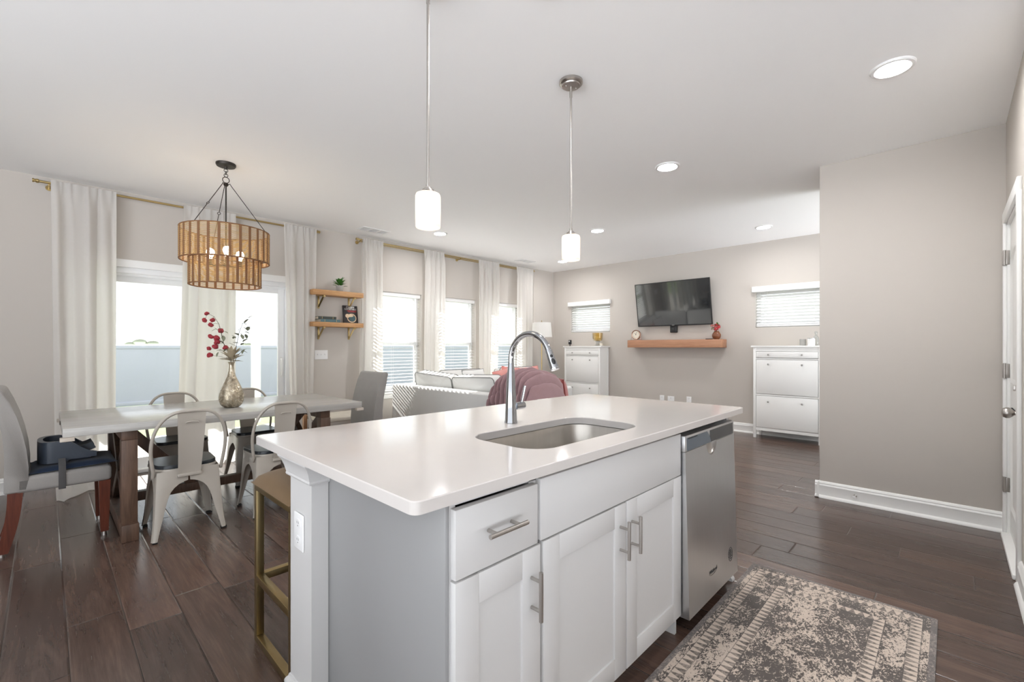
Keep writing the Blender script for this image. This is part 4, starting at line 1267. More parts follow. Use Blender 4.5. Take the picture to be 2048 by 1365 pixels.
ton.grid(lambda u, v: Vector((0.15 + 0.085 * u, 4.222 + (2 * v - 1) * 0.088, 0.545 + 0.006 * u + 0.018 * u * u - 0.014 * (1 - (2 * v - 1) ** 2))), 10, 10, solid=0.045)
obj('front_tray', ton, 'booster', bs, smooth=50)
sb_ = MB().box(0.055, 0.088, 3.9835, 3.9875, 0.358, 0.50, 0.001).box(0.055, 0.088, 4.4565, 4.4605, 0.358, 0.50, 0.001).box(0.055, 0.088, 3.9835, 4.4605, 0.357, 0.3605)
sb_.bar((0.0715, 3.985, 0.499), (0.0715, 4.057, 0.535), 0.033, 0.003).bar((0.0715, 4.459, 0.499), (0.0715, 4.387, 0.535), 0.033, 0.003)
obj('strap', sb_, 'strap', bs)

# vase and flowers -----------------------------------------------------------------
VX, VY = 1.038, 4.147
vp = [(0.0, 0.7605), (0.045, 0.7605), (0.058, 0.766), (0.075, 0.785), (0.086, 0.815), (0.088, 0.845), (0.083, 0.880), (0.068, 0.925), (0.048, 0.97), (0.031, 1.01), (0.022, 1.045), (0.0175, 1.08), (0.0175, 1.10), (0.022, 1.118), (0.026, 1.124), (0.023, 1.1245), (0.015, 1.10), (0.014, 1.06), (0.0, 1.05)]
single('vase', MB().lathe(vp, (VX, VY, 0), 48), 'mercury', 'teardrop mercury glass vase holding flowers on the dining table', 'vase', base=(VX, VY, 0.7605), smooth=60)
fl = thing('flower_spray', 'spray of red blooms and dusty leaves standing in the mercury glass vase', 'flowers', (VX, VY, 1.06))
rgt = Vector((0.86, -0.51, 0)).normalized(); fwd = Vector((0.51, 0.86, 0)).normalized()
px = 4.0 / 905.0 * 0.92      # metres per photo pixel at the vase
def FP(u, v, dpt=0.0):
    # a point beside the vase, offset in the vase's own upright plane
    return Vector((VX, VY, 0)) + rgt * ((u - 462) * px) + fwd * dpt + Vector((0, 0, 1.121 + (725 - v) * px * 1.08))
rng = random.Random(5)
base_p = Vector((VX, VY, 1.065))
blooms = [(419, 637, 4.5), (417, 649, 5.2), (428, 648, 4.8), (427, 657, 5), (442, 667, 5.6), (428, 677, 6), (437, 680, 6.6), (438, 688, 5.8), (434, 696, 6), (423, 700, 4.4), (423, 712, 5.6), (450, 698, 5.4)]
stm = MB()
main = [base_p, FP(461, 720), FP(455, 705, 0.01), FP(448, 690, 0.0), FP(444, 670, 0.0), FP(440, 655, 0), FP(432, 642, 0), FP(422, 637, 0)]
stm.tube(main, [0.003, 0.003, 0.0028, 0.0026, 0.0022, 0.0018, 0.0012, 0.001], 6)
m2 = [base_p + Vector((0.004, 0, 0)), FP(466, 718), FP(472, 695, -0.02), FP(477, 670, -0.02), FP(484, 652, -0.02), FP(492, 645, -0.02)]
stm.tube(m2, [0.0026, 0.0024, 0.002, 0.0018, 0.0012, 0.0008], 6)
m3 = [base_p + Vector((0, 0.004, 0)), FP(468, 718, 0.03), FP(476, 705, 0.05), FP(484, 701, 0.06)]
stm.tube(m3, [0.0024, 0.002, 0.0015, 0.001], 6)
for u, v, r in blooms:
    d = rng.uniform(-0.03, 0.03)
    tp = FP(u, v, d)
    k = min(range(1, len(main)), key=lambda i: (main[i] - tp).length + (0.03 if main[i].z > tp.z + 0.03 else 0))
    stm.tube([main[k], main[k].lerp(tp, 0.5) + Vector((0, 0, 0.008)), tp], 0.0011, 5)
    bl = MB()
    for j in range(9):
        dv = Vector((rng.gauss(0, 1), rng.gauss(0, 1), rng.gauss(0, 1))).normalized() * r * px * 0.45
        bl.ball(tp + dv, r * px * 0.62, (1, 1, 0.85), 7)
    obj('bloom', bl, 'redbloom', fl)
obj('stem', stm, 'stem', fl)
def leaf(mb, p, d, L, w, up=Vector((0, 0, 1))):
    d = d.normalized(); s = d.cross(up)
    if s.length < 0.1: s = d.cross(Vector((1, 0, 0)))
    s.normalize(); n = s.cross(d)
    def fn(u, v):
        a = math.sin(PI * min(1, u * 0.97 + 0.015)) ** 0.8
        return p + d * (L * u) + s * ((2 * v - 1) * w / 2 * a) + n * (-(0.18 * L) * u * u + 0.12 * w * abs(2 * v - 1) * a)
    mb.grid(fn, 7, 5)
lv = MB()
for u, v in ((491, 645), (493, 645), (486, 655), (482, 660), (478, 662), (488, 664), (490, 667), (484, 669), (478, 671), (475, 676), (481, 674), (484, 673), (472, 682), (462, 682), (474, 690), (480, 688), (478, 694), (470, 695), (465, 690), (484, 701), (486, 701), (480, 703)):
    leaf(lv, FP(u, v, rng.uniform(-0.03, 0.04)), rgt * rng.uniform(-0.6, 0.8) + Vector((0, 0, rng.uniform(-0.6, 0.5))) + fwd * rng.uniform(-0.5, 0.3), rng.uniform(0.04, 0.058), rng.uniform(0.026, 0.036))
for u, v in ((432, 662), (436, 664), (447, 668), (446, 676), (446, 690), (442, 695), (452, 706), (447, 702), (456, 700), (440, 706)):
    leaf(lv, FP(u, v, rng.uniform(-0.03, 0.03)), rgt * rng.uniform(-1, 0.6) + Vector((0, 0, rng.uniform(-0.5, 0.5))) + fwd * rng.uniform(-0.5, 0.5), rng.uniform(0.04, 0.06), rng.uniform(0.02, 0.03))
obj('foliage', lv, 'dryleaf', fl, smooth=80)
dp = MB()
for j in range(26):
    a = 2 * PI * j / 26 * 2.4
    el = 0.15 + 1.15 * (j / 26)
    d = Vector((math.cos(a) * math.cos(el), math.sin(a) * math.cos(el), math.sin(el)))
    leaf(dp, Vector((VX, VY, 1.126)) + d * 0.012 + Vector((0, 0, 0.02 * j / 26)), d, 0.075 + 0.04 * (j / 26), 0.03)
obj('dried_bract', dp, 'drypetal', fl, smooth=80)

# woven bench ------------------------------------------------------------------------
be = thing('woven_bench', 'low bench with woven cord seat and wooden posts behind the right end chair', 'bench', (2.46, 5.17, 0))
bx0, bx1, by0, by1 = 2.10, 2.80, 4.96, 5.40
for x in (bx0, bx1):
    for y in (by0, by1):
        obj('leg', MB().box(x - 0.021, x + 0.021, y - 0.021, y + 0.021, 0.0, 0.455, 0.003), 'benchwood', be)
obj('seat', MB().box(bx0 + 0.0215, bx1 - 0.0215, by0 - 0.012, by1 + 0.012, 0.40, 0.452, 0.014, 3), 'woven', be)
rl = MB()
for y in (by0, by1):
    rl.box(bx0 + 0.021, bx1 - 0.021, y - 0.011, y + 0.011, 0.20, 0.235, 0.003)
for x in (bx0, bx1):
    rl.box(x - 0.011, x + 0.011, by0 + 0.021, by1 - 0.021, 0.20, 0.235, 0.003)
obj('rail', rl, 'benchwood', be)

# ================================================================== LIVING ROOM
SX = 3.28
so = thing('sectional_sofa', 'pale grey slipcovered sectional sofa with grey piping, its back to the dining table', 'sofa', (4.6, 4.2, 0))
obj('base', MB().box(SX + 0.02, SX + 0.98, 2.72, 5.44, 0.06, 0.40, 0.02, 3).box(SX + 0.98, 6.08, 4.52, 5.44, 0.06, 0.40, 0.02, 3), 'sofa', so)
obj('back_frame', MB().box(SX, SX + 0.19, 2.70, 5.46, 0.03, 0.738, 0.022, 4), 'sofa', so, smooth=50)
obj('back_frame', MB().box(SX + 0.19, 6.10, 5.28, 5.46, 0.03, 0.738, 0.022, 4), 'sofa', so, smooth=50)
obj('arm', MB().box(SX + 0.19, SX + 1.0, 2.52, 2.70, 0.03, 0.60, 0.05, 5), 'sofa', so, smooth=50)
obj('arm', MB().box(5.92, 6.10, 4.50, 5.28, 0.03, 0.60, 0.05, 5), 'sofa', so, smooth=50)
for a, b in ((2.71, 3.6), (3.6, 4.5)):
    obj('seat_cushion', MB().box(SX + 0.2, SX + 0.98, a + 0.004, b - 0.004, 0.402, 0.545, 0.05, 5), 'sofa', so, smooth=50)
obj('seat_cushion', MB().box(SX + 0.2, SX + 0.98, 4.504, 5.275, 0.402, 0.545, 0.05, 5), 'sofa', so, smooth=50)
for a, b in ((SX + 0.98, 5.08), (5.08, 5.91)):
    obj('seat_cushion', MB().box(a + 0.004, b - 0.004, 4.50, 5.275, 0.402, 0.545, 0.05, 5), 'sofa', so, smooth=50)
def boxpillow(w, h, t, m, part, parent, cover='sofa', pipe='piping', crown=0.03, rnd=0.05):
    # knife-edged back cushion with crowned faces and two piped rims
    mb = MB()
    def outl(s):
        return rrect(-w / 2 * s, w / 2 * s, -h / 2 * s, h / 2 * s, rnd * s, 4)
    L = [[m @ Vector((x, y, t / 2 + crown * k)) for x, y in outl(s)] for s, k in ((0.02, 1.0), (0.4, 0.92), (0.7, 0.65), (0.9, 0.3), (1.0, 0.0))]
    L += [[m @ Vector((x, y, -t / 2 - crown * k)) for x, y in outl(s)] for s, k in ((1.0, 0.0), (0.9, 0.3), (0.7, 0.65), (0.4, 0.92), (0.02, 1.0))]
    mb.loops(L, True, True)
    o = obj(part, mb, cover, parent, smooth=60)
    pm = MB()
    for s in (1, -1):
        pm.tube([m @ Vector((x, y, s * t / 2)) for x, y in outl(1.004)], 0.0055, 6, closed=True)
    obj('piping', pm, pipe, o)
    return o
# cushions leaning on the back that faces the dining table
for yc, w, tw in ((4.86, 0.78, 0.05), (4.06, 0.76, -0.04), (3.27, 0.72, 0.03)):
    m = Matrix.Translation((SX + 0.32, yc, 0.72)) @ Matrix.Rotation(R(90), 4, 'Z') @ Matrix.Rotation(R(90 - 12), 4, 'X') @ Matrix.Rotation(tw, 4, 'Z')
    boxpillow(w, 0.36, 0.13, m, 'back_cushion', so)
for xc, w, tw in ((4.18, 0.80, 0.0), (5.36, 0.80, 0.0)):
    m = Matrix.Translation((xc + 0.05, 5.17, 0.725)) @ Matrix.Rotation(R(180), 4, 'Z') @ Matrix.Rotation(R(-(90 - 12)), 4, 'X')
    boxpillow(w, 0.36, 0.13, m, 'back_cushion', so)

def throw_pillow(label, c, size, yaw, lean, roll, matn, group=None):
    m = Matrix.Translation(c) @ Matrix.Rotation(R(yaw), 4, 'Z') @ Matrix.Rotation(R(90 - lean), 4, 'X') @ Matrix.Rotation(R(roll), 4, 'Z')
    t = thing('throw_pillow', label, 'cushion', c, group)
    obj('cover', pillow(size, size, 0.15, m), matn, t, smooth=60)
    obj('piping', pillow_piping(size, size, m, 0.005), 'piping' if matn == 'sofa' else matn, t)
G = 'loose square pillows on the sofa'
throw_pillow('coral pink square pillow nearest the middle window on the sofa', (4.80, 4.82, 0.70), 0.42, 8, 14, 8, 'coral', G)
throw_pillow('coral pink square pillow just behind the chrome faucet neck', (5.11, 4.98, 0.75), 0.36, -6, 12, -7, 'coral', G)
throw_pillow('coral pink square pillow right of the faucet neck, below the floor lamp', (5.44, 4.86, 0.735), 0.38, -14, 14, 6, 'coral', G)
throw_pillow('dark rust pink pillow standing at the right edge of the fur throw', (4.03, 3.18, 0.705), 0.40, 62, 10, 3, 'rust', G)
throw_pillow('pale grey pillow with piping left of the coral pillows on the sofa', (4.24, 4.84, 0.72), 0.42, 2, 14, 1, 'sofa', G)

# chunky ribbed fur throw over the sofa back
def throw_fn(u, v):
    # v: 0..1 along the sofa (towards the camera), u: 0..1 from outer side, over the top, to the seat side
    y = 3.43 - 0.60 * v
    edge = min(v, 1 - v) * 2
    topz = 0.825 + 0.155 * (math.sin(PI * min(1, max(0, (v * 1.04)))) ** 0.55) - 0.33 * max(0, (v - 0.88) / 0.12) ** 1.5
    drop = 0.50 + 0.05 * math.sin(v * 9)
    if u < 0.42:
        k = u / 0.42
        x = SX - 0.035 - 0.05 * math.sin(PI * k) ; z = drop + (topz - 0.09 - drop) * k
    elif u < 0.72:
        k = (u - 0.42) / 0.30
        a = PI * k
        x = SX - 0.035 + 0.24 * (1 - math.cos(a)) ; z = topz - 0.09 + 0.09 * math.sin(a)
    else:
        k = (u - 0.72) / 0.28
        x = SX + 0.445 + 0.05 * k; z = topz - 0.09 - 0.34 * k
    ph = y * 104 + 0.9 * math.sin(u * 7.0 + 3.0 * v) + 0.9 * noise.noise(Vector((x * 4, y * 3, z * 4)))
    rib = abs(math.sin(ph / 2)) ** 0.6
    d = 0.105 * (rib - 0.6) + 0.022 * noise.noise(Vector((x * 9, y * 9, z * 9)))
    # ribs are pinched crosswise now and then
    d -= 0.012 * max(0, math.sin(u * 24 + 4 * noise.noise(Vector((y * 7, u * 3, 0))))) ** 4
    nx, nz = (-1, 0.0) if u < 0.36 else ((-math.cos(PI * min(1, (u - 0.36) / 0.42)), math.sin(PI * min(1, (u - 0.36) / 0.42))))
    return Vector((x + nx * (d + 0.012), y, z + nz * (d + 0.012)))
tw = MB().grid(throw_fn, 90, 200)
single('fur_throw', tw, 'mauvefur', 'ribbed mauve faux fur throw draped over the sofa back', 'throw blanket', base=(SX + 0.1, 3.2, 0.5), smooth=80)

# floor lamp
lp = thing('floor_lamp', 'slim brass floor lamp with a white shade in the far corner', 'floor lamp', (6.30, 5.36, 0))
obj('base', MB().lathe([(0, 0), (0.14, 0), (0.14, 0.012), (0.13, 0.02), (0.015, 0.026), (0, 0.026)], (6.30, 5.36, 0), 32), 'gold', lp)
obj('pole', MB().cyl((6.30, 5.36, 0.02), (6.30, 5.36, 1.70), 0.010, n=12), 'gold', lp)
sh_ = MB(); sh_.capends = False
sh_.lathe([(0.19, 1.425), (0.166, 1.69)], (6.30, 5.36, 0), 40)
obj('lamp_shade', sh_, 'lampshade', lp)
obj('finial', MB().lathe([(0, 1.695), (0.008, 1.70), (0.004, 1.712), (0.009, 1.722), (0, 1.732)], (6.30, 5.36, 0), 14), 'gold', lp)
obj('shade_spider', MB().tube([(6.30 - 0.166, 5.36, 1.688), (6.30 + 0.166, 5.36, 1.688)], 0.0025, 6).tube([(6.30, 5.36 - 0.166, 1.688), (6.30, 5.36 + 0.166, 1.688)], 0.0025, 6), 'gold', lp)

# white slim cabinets on the tv wall -------------------------------------------------
def slim_cabinet(y0, y1, label):
    x0, x1, zt = 6.80, 7.085, 1.262
    t = thing('shoe_cabinet', label, 'cabinet', ((x0 + x1) / 2, (y0 + y1) / 2, 0), 'white slim cabinets on the tv wall')
    b = MB()
    for y in (y0, y1 - 0.034):
        b.box(x0, x0 + 0.03, y, y + 0.034, 0.0, zt - 0.022, 0.002).box(x1 - 0.03, x1, y, y + 0.034, 0.0, zt - 0.022, 0.002)
        b.box(x0 + 0.03, x1 - 0.03, y + 0.008, y + 0.026, 0.10, zt - 0.022)
    b.box(x0 + 0.003, x0 + 0.02, y0 + 0.034, y1 - 0.034, 1.185, zt - 0.022).box(x0 + 0.003, x0 + 0.02, y0 + 0.034, y1 - 0.034, 1.078, 1.094)
    b.box(x0 + 0.003, x0 + 0.02, y0 + 0.034, y1 - 0.034, 0.585, 0.605).box(x0 + 0.003, x0 + 0.02, y0 + 0.034, y1 - 0.034, 0.105, 0.145)
    b.box(x1 - 0.01, x1 - 0.004, y0 + 0.03, y1 - 0.03, 0.10, zt - 0.022)
    obj('body', b, 'white', t)
    obj('top', MB().box(x0 - 0.012, x1 + 0.013, y0 - 0.028, y1 + 0.028, zt - 0.022, zt, 0.003), 'white', t)
    for nm, z0, z1, kz in (('drawer', 1.099, 1.181, 1.14), ('flap_door', 0.609, 1.073, 1.01), ('flap_door', 0.150, 0.580, 0.505)):
        d = obj(nm, MB().box(x0 - 0.001, x0 + 0.017, y0 + 0.038, y1 - 0.038, z0, z1, 0.002), 'white', t)
        for yk in (y0 + 0.21, y1 - 0.19):
            obj('knob', MB().lathe([(0, 0), (0.006, 0), (0.005, 0.010), (0.011, 0.014), (0.012, 0.020), (0.008, 0.025), (0, 0.026)], (x0 - 0.001, yk, kz), 16, Matrix.Rotation(R(-90), 4, 'Y')), 'knob', d)
slim_cabinet(4.44, 5.225, 'white slim drop-front cabinet under the small window in the far corner')
slim_cabinet(1.17, 1.962, 'white slim drop-front cabinet beside the partition wall')

def candle(label, c, r, h, m='plate', group=None):
    t = thing('candle', label, 'candle', c, group)
    jar = MB().lathe([(0, 0.0), (r, 0.0), (r, h), (r - 0.004, h), (r - 0.004, h * 0.75), (0, h * 0.75)], c, 24)
    obj('jar', jar, m, t)
    obj('wick', MB().cyl((c[0], c[1], c[2] + h * 0.74), (c[0], c[1], c[2] + h * 0.9), 0.0015, n=6), 'stem', t)
    return t
candle('pale grey candle at the left on the cabinet beside the partition', (6.93, 1.40, 1.2625), 0.036, 0.085, 'pot')
tj = thing('candle_tin', 'white lidded canister on the cabinet beside the partition', 'canister', (6.90, 1.30, 1.2625))
obj('body', MB().lathe([(0, 0), (0.042, 0), (0.042, 0.09), (0, 0.09)], (6.90, 1.30, 1.2625), 28), 'plate', tj)
obj('lid', MB().lathe([(0, 0.0905), (0.044, 0.0905), (0.044, 0.098), (0, 0.1)], (6.90, 1.30, 1.2625), 28), 'silver', tj)
gb = thing('glass_bottle', 'clear glass bottle partly behind the partition wall edge', 'bottle', (6.98, 1.262, 1.2625))
obj('body', MB().lathe([(0, 0), (0.032, 0), (0.034, 0.004), (0.034, 0.10), (0.02, 0.125), (0.013, 0.13), (0.013, 0.15), (0.0, 0.15)], (6.98, 1.262, 1.2625), 24), 'clearglass', gb)
obj('stopper', MB().lathe([(0, 0.1505), (0.012, 0.1505), (0.02, 0.165), (0.017, 0.182), (0, 0.188)], (6.98, 1.262, 1.2625), 20), 'clearglass', gb)
ca_ = thing('security_camera', 'small black camera on the cabinet in the far corner', 'camera', (6.90, 5.17, 1.2625))
obj('stand', MB().lathe([(0, 0), (0.022, 0), (0.022, 0.004), (0.008, 0.012), (0.008, 0.03), (0, 0.03)], (6.90, 5.17, 1.2625), 20), 'black', ca_)
cb_ = obj('body', MB().box(6.88, 6.92, 5.143, 5.197, 1.2925, 1.378, 0.008, 3), 'black', ca_)
obj('lens', MB().lathe([(0, 0), (0.012, 0), (0.012, 0.003), (0.006, 0.004), (0, 0.002)], (6.8795, 5.17, 1.352), 18, Matrix.Rotation(R(-90), 4, 'Y')), 'plate', cb_)
hl = thing('hurricane_lamp', 'amber glass hurricane candle holder on the cabinet in the far corner', 'candle holder', (6.93, 4.575, 1.2625))
obj('foot', MB().lathe([(0, 0), (0.06, 0), (0.062, 0.006), (0.05, 0.02), (0.03, 0.04), (0.03, 0.055), (0.05, 0.075), (0.04, 0.085), (0, 0.085)], (6.93, 4.575, 1.2625), 28), 'clearglass', hl)
gl_ = MB(); gl_.capends = False
gl_.lathe([(0.001, 0.086), (0.06, 0.088), (0.082, 0.105), (0.092, 0.14), (0.096, 0.235), (0.093, 0.235), (0.089, 0.142), (0.079, 0.108), (0.058, 0.092), (0.001, 0.09)], (6.93, 4.575, 1.2625), 32)
obj('glass_bowl', gl_, 'amberglass', hl)
obj('candle', MB().lathe([(0, 0.092), (0.05, 0.094), (0.055, 0.12), (0.055, 0.17), (0, 0.165)], (6.93, 4.575, 1.2625), 24), 'wax', hl)
tc = thing('candle_dish', 'low round dish with a small white candle beside the hurricane holder', 'candle', (6.86, 4.458, 1.2625))
obj('dish', MB().lathe([(0, 0), (0.04, 0), (0.052, 0.008), (0.05, 0.010), (0.038, 0.004), (0, 0.004)], (6.86, 4.458, 1.2625), 24), 'clearglass', tc)
obj('candle', MB().lathe([(0, 0.0045), (0.026, 0.0045), (0.026, 0.05), (0, 0.05)], (6.86, 4.458, 1.2625), 20), 'wax', tc)

# television ------------------------------------------------------------------------
tv = thing('television', 'wall-mounted flat television tilted downward above the wooden mantel shelf', 'television', (7.02, 3.215, 1.94))
W2, H2 = 0.615, 0.357
tm = frame_matrix((6.955, 3.205, 1.937), (0, -1, 0), (-math.sin(R(10)), 0, math.cos(R(10))))
bz = MB().box(-W2, W2, -H2, H2, -0.028, -0.004, 0.004); bz.box(-W2 * 0.75, W2 * 0.75, -H2 * 0.9, H2 * 0.35, -0.055, -0.028, 0.012)
bz.xform(tm); obj('cabinet', bz, 'black', tv)
sc_ = MB().box(-W2 + 0.011, W2 - 0.011, -H2 + 0.018, H2 - 0.011, -0.005, -0.003); sc_.xform(tm); obj('screen', sc_, 'tvscreen', tv)
bzl = MB()
for a in ((-W2, -W2 + 0.011, -H2, H2), (W2 - 0.011, W2, -H2, H2), (-W2 + 0.011, W2 - 0.011, H2 - 0.011, H2), (-W2 + 0.011, W2 - 0.011, -H2, -H2 + 0.018)):
    bzl.box(a[0], a[1], a[2], a[3], -0.0045, 0.0, 0.001)
bzl.xform(tm); obj('bezel', bzl, 'black', tv)
lg_ = MB().box(-0.022, 0.022, -H2 + 0.006, -H2 + 0.013, -0.0002, 0.0006); lg_.xform(tm); obj('badge', lg_, 'silver', tv)
obj('wall_mount', MB().box(7.035, 7.099, 2.98, 3.43, 1.86, 2.03, 0.004).box(6.99, 7.04, 3.05, 3.08, 1.84, 2.03).box(6.99, 7.04, 3.33, 3.36, 1.84, 2.03), 'black', tv)
sb2 = thing('media_box', 'small black media box hung on the wall under the television', 'media player', (7.06, 3.215, 1.53))
obj('housing', MB().box(7.045, 7.0995, 3.163, 3.273, 1.476, 1.60, 0.012, 3), 'black', sb2)
obj('button', MB().lathe([(0, 0), (0.012, 0), (0.011, 0.003), (0, 0.003)], (7.045, 3.225, 1.54), 16, Matrix.Rotation(R(-90), 4, 'Y')), 'paneldark', sb2)

single('mantel_shelf', MB().box(6.875, 7.0995, 2.412, 3.945, 1.236, 1.360, 0.006, 2), 'mantel', 'thick wooden mantel shelf on the wall below the television', 'shelf', base=(7.0, 3.18, 1.236))
ck = thing('mantel_clock', 'round copper desk clock at the left end of the mantel shelf', 'clock', (6.96, 3.832, 1.3605))
rot = Matrix.Rotation(R(-90), 4, 'Y')
obj('case', MB().lathe([(0.0, -0.03), (0.074, -0.03), (0.082, -0.022), (0.082, 0.004), (0.078, 0.008), (0.070, 0.004), (0.066, -0.002), (0, -0.002)], (6.96, 3.832, 1.452), 40, rot), 'rosewire', ck)
fc = obj('face', MB().lathe([(0, -0.0015), (0.0665, -0.0015), (0.0665, 0.0), (0, 0.0)], (6.96, 3.832, 1.452), 36, rot), 'clockface', ck)
tk = MB()
for k in range(12):
    a = PI * 2 * k / 12
    tk.bar((6.9595, 3.832 + 0.052 * math.sin(a), 1.452 + 0.052 * math.cos(a)), (6.9595, 3.832 + 0.061 * math.sin(a), 1.452 + 0.061 * math.cos(a)), 0.003, 0.0012, (1, 0, 0))
obj('hour_mark', tk, 'darkink', fc)
hn = MB().bar((6.958, 3.832, 1.452), (6.958, 3.852, 1.482), 0.005, 0.001, (1, 0, 0)).bar((6.957, 3.832, 1.452), (6.957, 3.818, 1.50), 0.0035, 0.001, (1, 0, 0)).lathe([(0, 0), (0.006, 0), (0.005, 0.004), (0, 0.004)], (6.9595, 3.832, 1.452), 12, rot)
obj('clock_hand', hn, 'darkink', fc)
obj('stand', MB().tube([(6.975, 3.832 + 0.06, 1.50), (6.965, 3.832 + 0.098, 1.364), (6.945, 3.832 + 0.098, 1.3635), (6.945, 3.832 - 0.098, 1.3635), (6.965, 3.832 - 0.098, 1.364), (6.975, 3.832 - 0.06, 1.50)], 0.003, 8), 'rosewire', ck)
bv = thing('mantel_vase', 'small brown glazed vase with coral flowers at the right end of the mantel shelf', 'vase', (6.975, 2.515, 1.3605))
obj('vase_body', MB().lathe([(0, 0), (0.035, 0), (0.05, 0.015), (0.062, 0.045), (0.062, 0.07), (0.045, 0.10), (0.034, 0.115), (0.036, 0.122), (0.03, 0.122), (0.028, 0.11), (0, 0.10)], (6.975, 2.515, 1.3605), 32), 'brownvase', bv)
rg2 = random.Random(3)
mf = thing('flower_bunch', 'bunch of coral pink flowers in the brown vase on the mantel shelf', 'flowers', (6.975, 2.515, 1.47))
stm2 = MB()
for k, (dy, dz, r, mt) in enumerate(((0.0, 0.03, 0.042, 'pinkbloom'), (-0.03, 0.06, 0.036, 'pinkbloom'), (0.035, 0.07, 0.032, 'coral'), (0.075, 0.08, 0.026, 'coral'), (0.06, 0.03, 0.026, 'drypetal'), (-0.01, 0.085, 0.03, 'pinkbloom'))):
    c = Vector((6.965 + rg2.uniform(-0.02, 0.02), 2.515 + dy, 1.49 + dz))
    stm2.tube([(6.975, 2.515, 1.475), c], 0.0025, 6)
    b = MB()
    for j in range(14):
        d = Vector((rg2.gauss(0, 1), rg2.gauss(0, 1), rg2.gauss(0, 1))).normalized()
        leaf(b, c, d, r, r * 0.7, Vector((0.3, 0.5, 0.8)))
    b.ball(c, r * 0.45, n=8)
    obj('bloom', b, mt, mf, smooth=80)
lf = MB()
for k in range(7):
    leaf(lf, Vector((6.97, 2.50, 1.555)), Vector((rg2.uniform(-0.5, 0.5), rg2.uniform(-1, 1), rg2.uniform(0.1, 0.8))), 0.065, 0.03)
obj('foliage', lf, 'leaf', mf, smooth=80); obj('stem', stm2, 'stem', mf)
single('remote_control', MB().box(6.925, 6.965, 2.56, 2.66, 1.3605, 1.372, 0.003), 'black', 'slim black remote control lying on the mantel shelf beside the brown vase', 'remote control', base=(6.945, 2.61, 1.3605))
# spring door stop on the partition's baseboard
dsx = thing('door_stop', 'small round white-tipped door stop on the partition baseboard', 'door stop', (PX - 0.015, 0.545, 0.066))
obj('mount', MB().lathe([(0, 0), (0.011, 0), (0.011, 0.005), (0.005, 0.007), (0.005, 0.05), (0, 0.05)], (PX - 0.0145, 0.545, 0.066), 16, rot), 'nickel', dsx)
obj('tip', MB().lathe([(0, 0.045), (0.009, 0.045), (0.011, 0.05), (0.010, 0.06), (0, 0.062)], (PX - 0.0145, 0.545, 0.066), 16, rot), 'plate', dsx)

# ================================================================== LIGHTS THAT HANG
def pendant(x, y, label):
    t = thing('pendant_light', label, 'pendant light', (x, y, H), 'brushed nickel pendants over the island')
    obj('canopy', MB().lathe([(0, H - 0.0005), (0.066, H - 0.0005), (0.066, H - 0.014), (0.060, H - 0.020), (0.052, H - 0.022), (0.050, H - 0.028), (0.012, H - 0.032), (0, H - 0.032)], (x, y, 0), 40), 'nickel', t)
    sc = MB()
    for s in (-1, 1):
        sc.ball((x + s * 0.030, y - s * 0.012, H - 0.033), 0.0055, (1, 1, 0.8), 10)
    obj('screw', sc, 'nickel', t)
    obj('stem', MB().cyl((x, y, 1.89), (x, y, H - 0.03), 0.0058, n=14).cyl((x, y, H - 0.09), (x, y, H - 0.03), 0.0075, n=14).cyl((x, y, 1.888), (x, y, 1.912), 0.0078, n=14), 'nickel', t)
    obj('socket_cap', MB().lathe([(0, 1.898), (0.010, 1.898), (0.015, 1.896), (0.017, 1.890), (0.024, 1.888), (0.026, 1.882), (0.033, 1.878), (0.034, 1.8735), (0.0, 1.8735)], (x, y, 0), 32), 'nickel', t)
    s = MB()
    s.lathe([(0.012, 1.8733), (0.040, 1.8733), (0.0475, 1.870), (0.0505, 1.862), (0.0505, 1.7345), (0.0485, 1.7325), (0.0465, 1.7345), (0.0465, 1.860), (0.0445, 1.867), (0.038, 1.8693), (0.012, 1.8693)], (x, y, 0), 40, close=True)
    obj('glass_shade', s, 'opal', t, smooth=50)
    obj('bulb', MB().lathe([(0, 1.869), (0.012, 1.868), (0.013, 1.845), (0.022, 1.825), (0.027, 1.800), (0.024, 1.780), (0.013, 1.767), (0, 1.764)], (x, y, 0), 20), 'bulb', t)
pendant(1.092, 1.54, 'nearer nickel pendant light with opal glass cylinder, its stem leaving the photo top')
pendant(2.064, 1.54, 'farther nickel pendant light with opal glass cylinder and visible round canopy')

KX, KY = 1.026, 4.257
cl = thing('chandelier', 'two-tier woven cane drum chandelier hanging over the dining table', 'chandelier', (KX, KY, H))
obj('canopy', MB().lathe([(0, H - 0.0005), (0.072, H - 0.0005), (0.072, H - 0.012), (0.066, H - 0.022), (0.012, H - 0.026), (0.009, H - 0.045), (0, H - 0.046)], (KX, KY, 0), 36), 'iron', cl)
def torus(mb, c, r, t, axis):
    pts = []
    for k in range(20):
        a = 2 * PI * k / 20
        if axis == 'y': pts.append((c[0] + r * math.cos(a), c[1], c[2] + r * math.sin(a)))
        else: pts.append((c[0], c[1] + r * math.cos(a), c[2] + r * math.sin(a)))
    mb.tube(pts, t, 6, closed=True)
chn = MB()
for k, z in enumerate((H - 0.055, H - 0.075, H - 0.095)):
    torus(chn, (KX, KY, z), 0.014, 0.0025, 'x' if k % 2 else 'y')
torus(chn, (KX, KY, H - 0.133), 0.024, 0.003, 'y')
obj('chain', chn, 'iron', cl)
HZ = 2.572
hub = MB().lathe([(0, HZ + 0.016), (0.012, HZ + 0.014), (0.018, HZ + 0.006), (0.018, HZ - 0.004), (0.01, HZ - 0.014), (0, HZ - 0.015)], (KX, KY, 0), 20)
obj('hub', hub, 'iron', cl)
RU, ZU0, ZU1 = 0.313, 1.937, 2.194
RL, ZL0, ZL1 = 0.2528, 1.741, 1.955
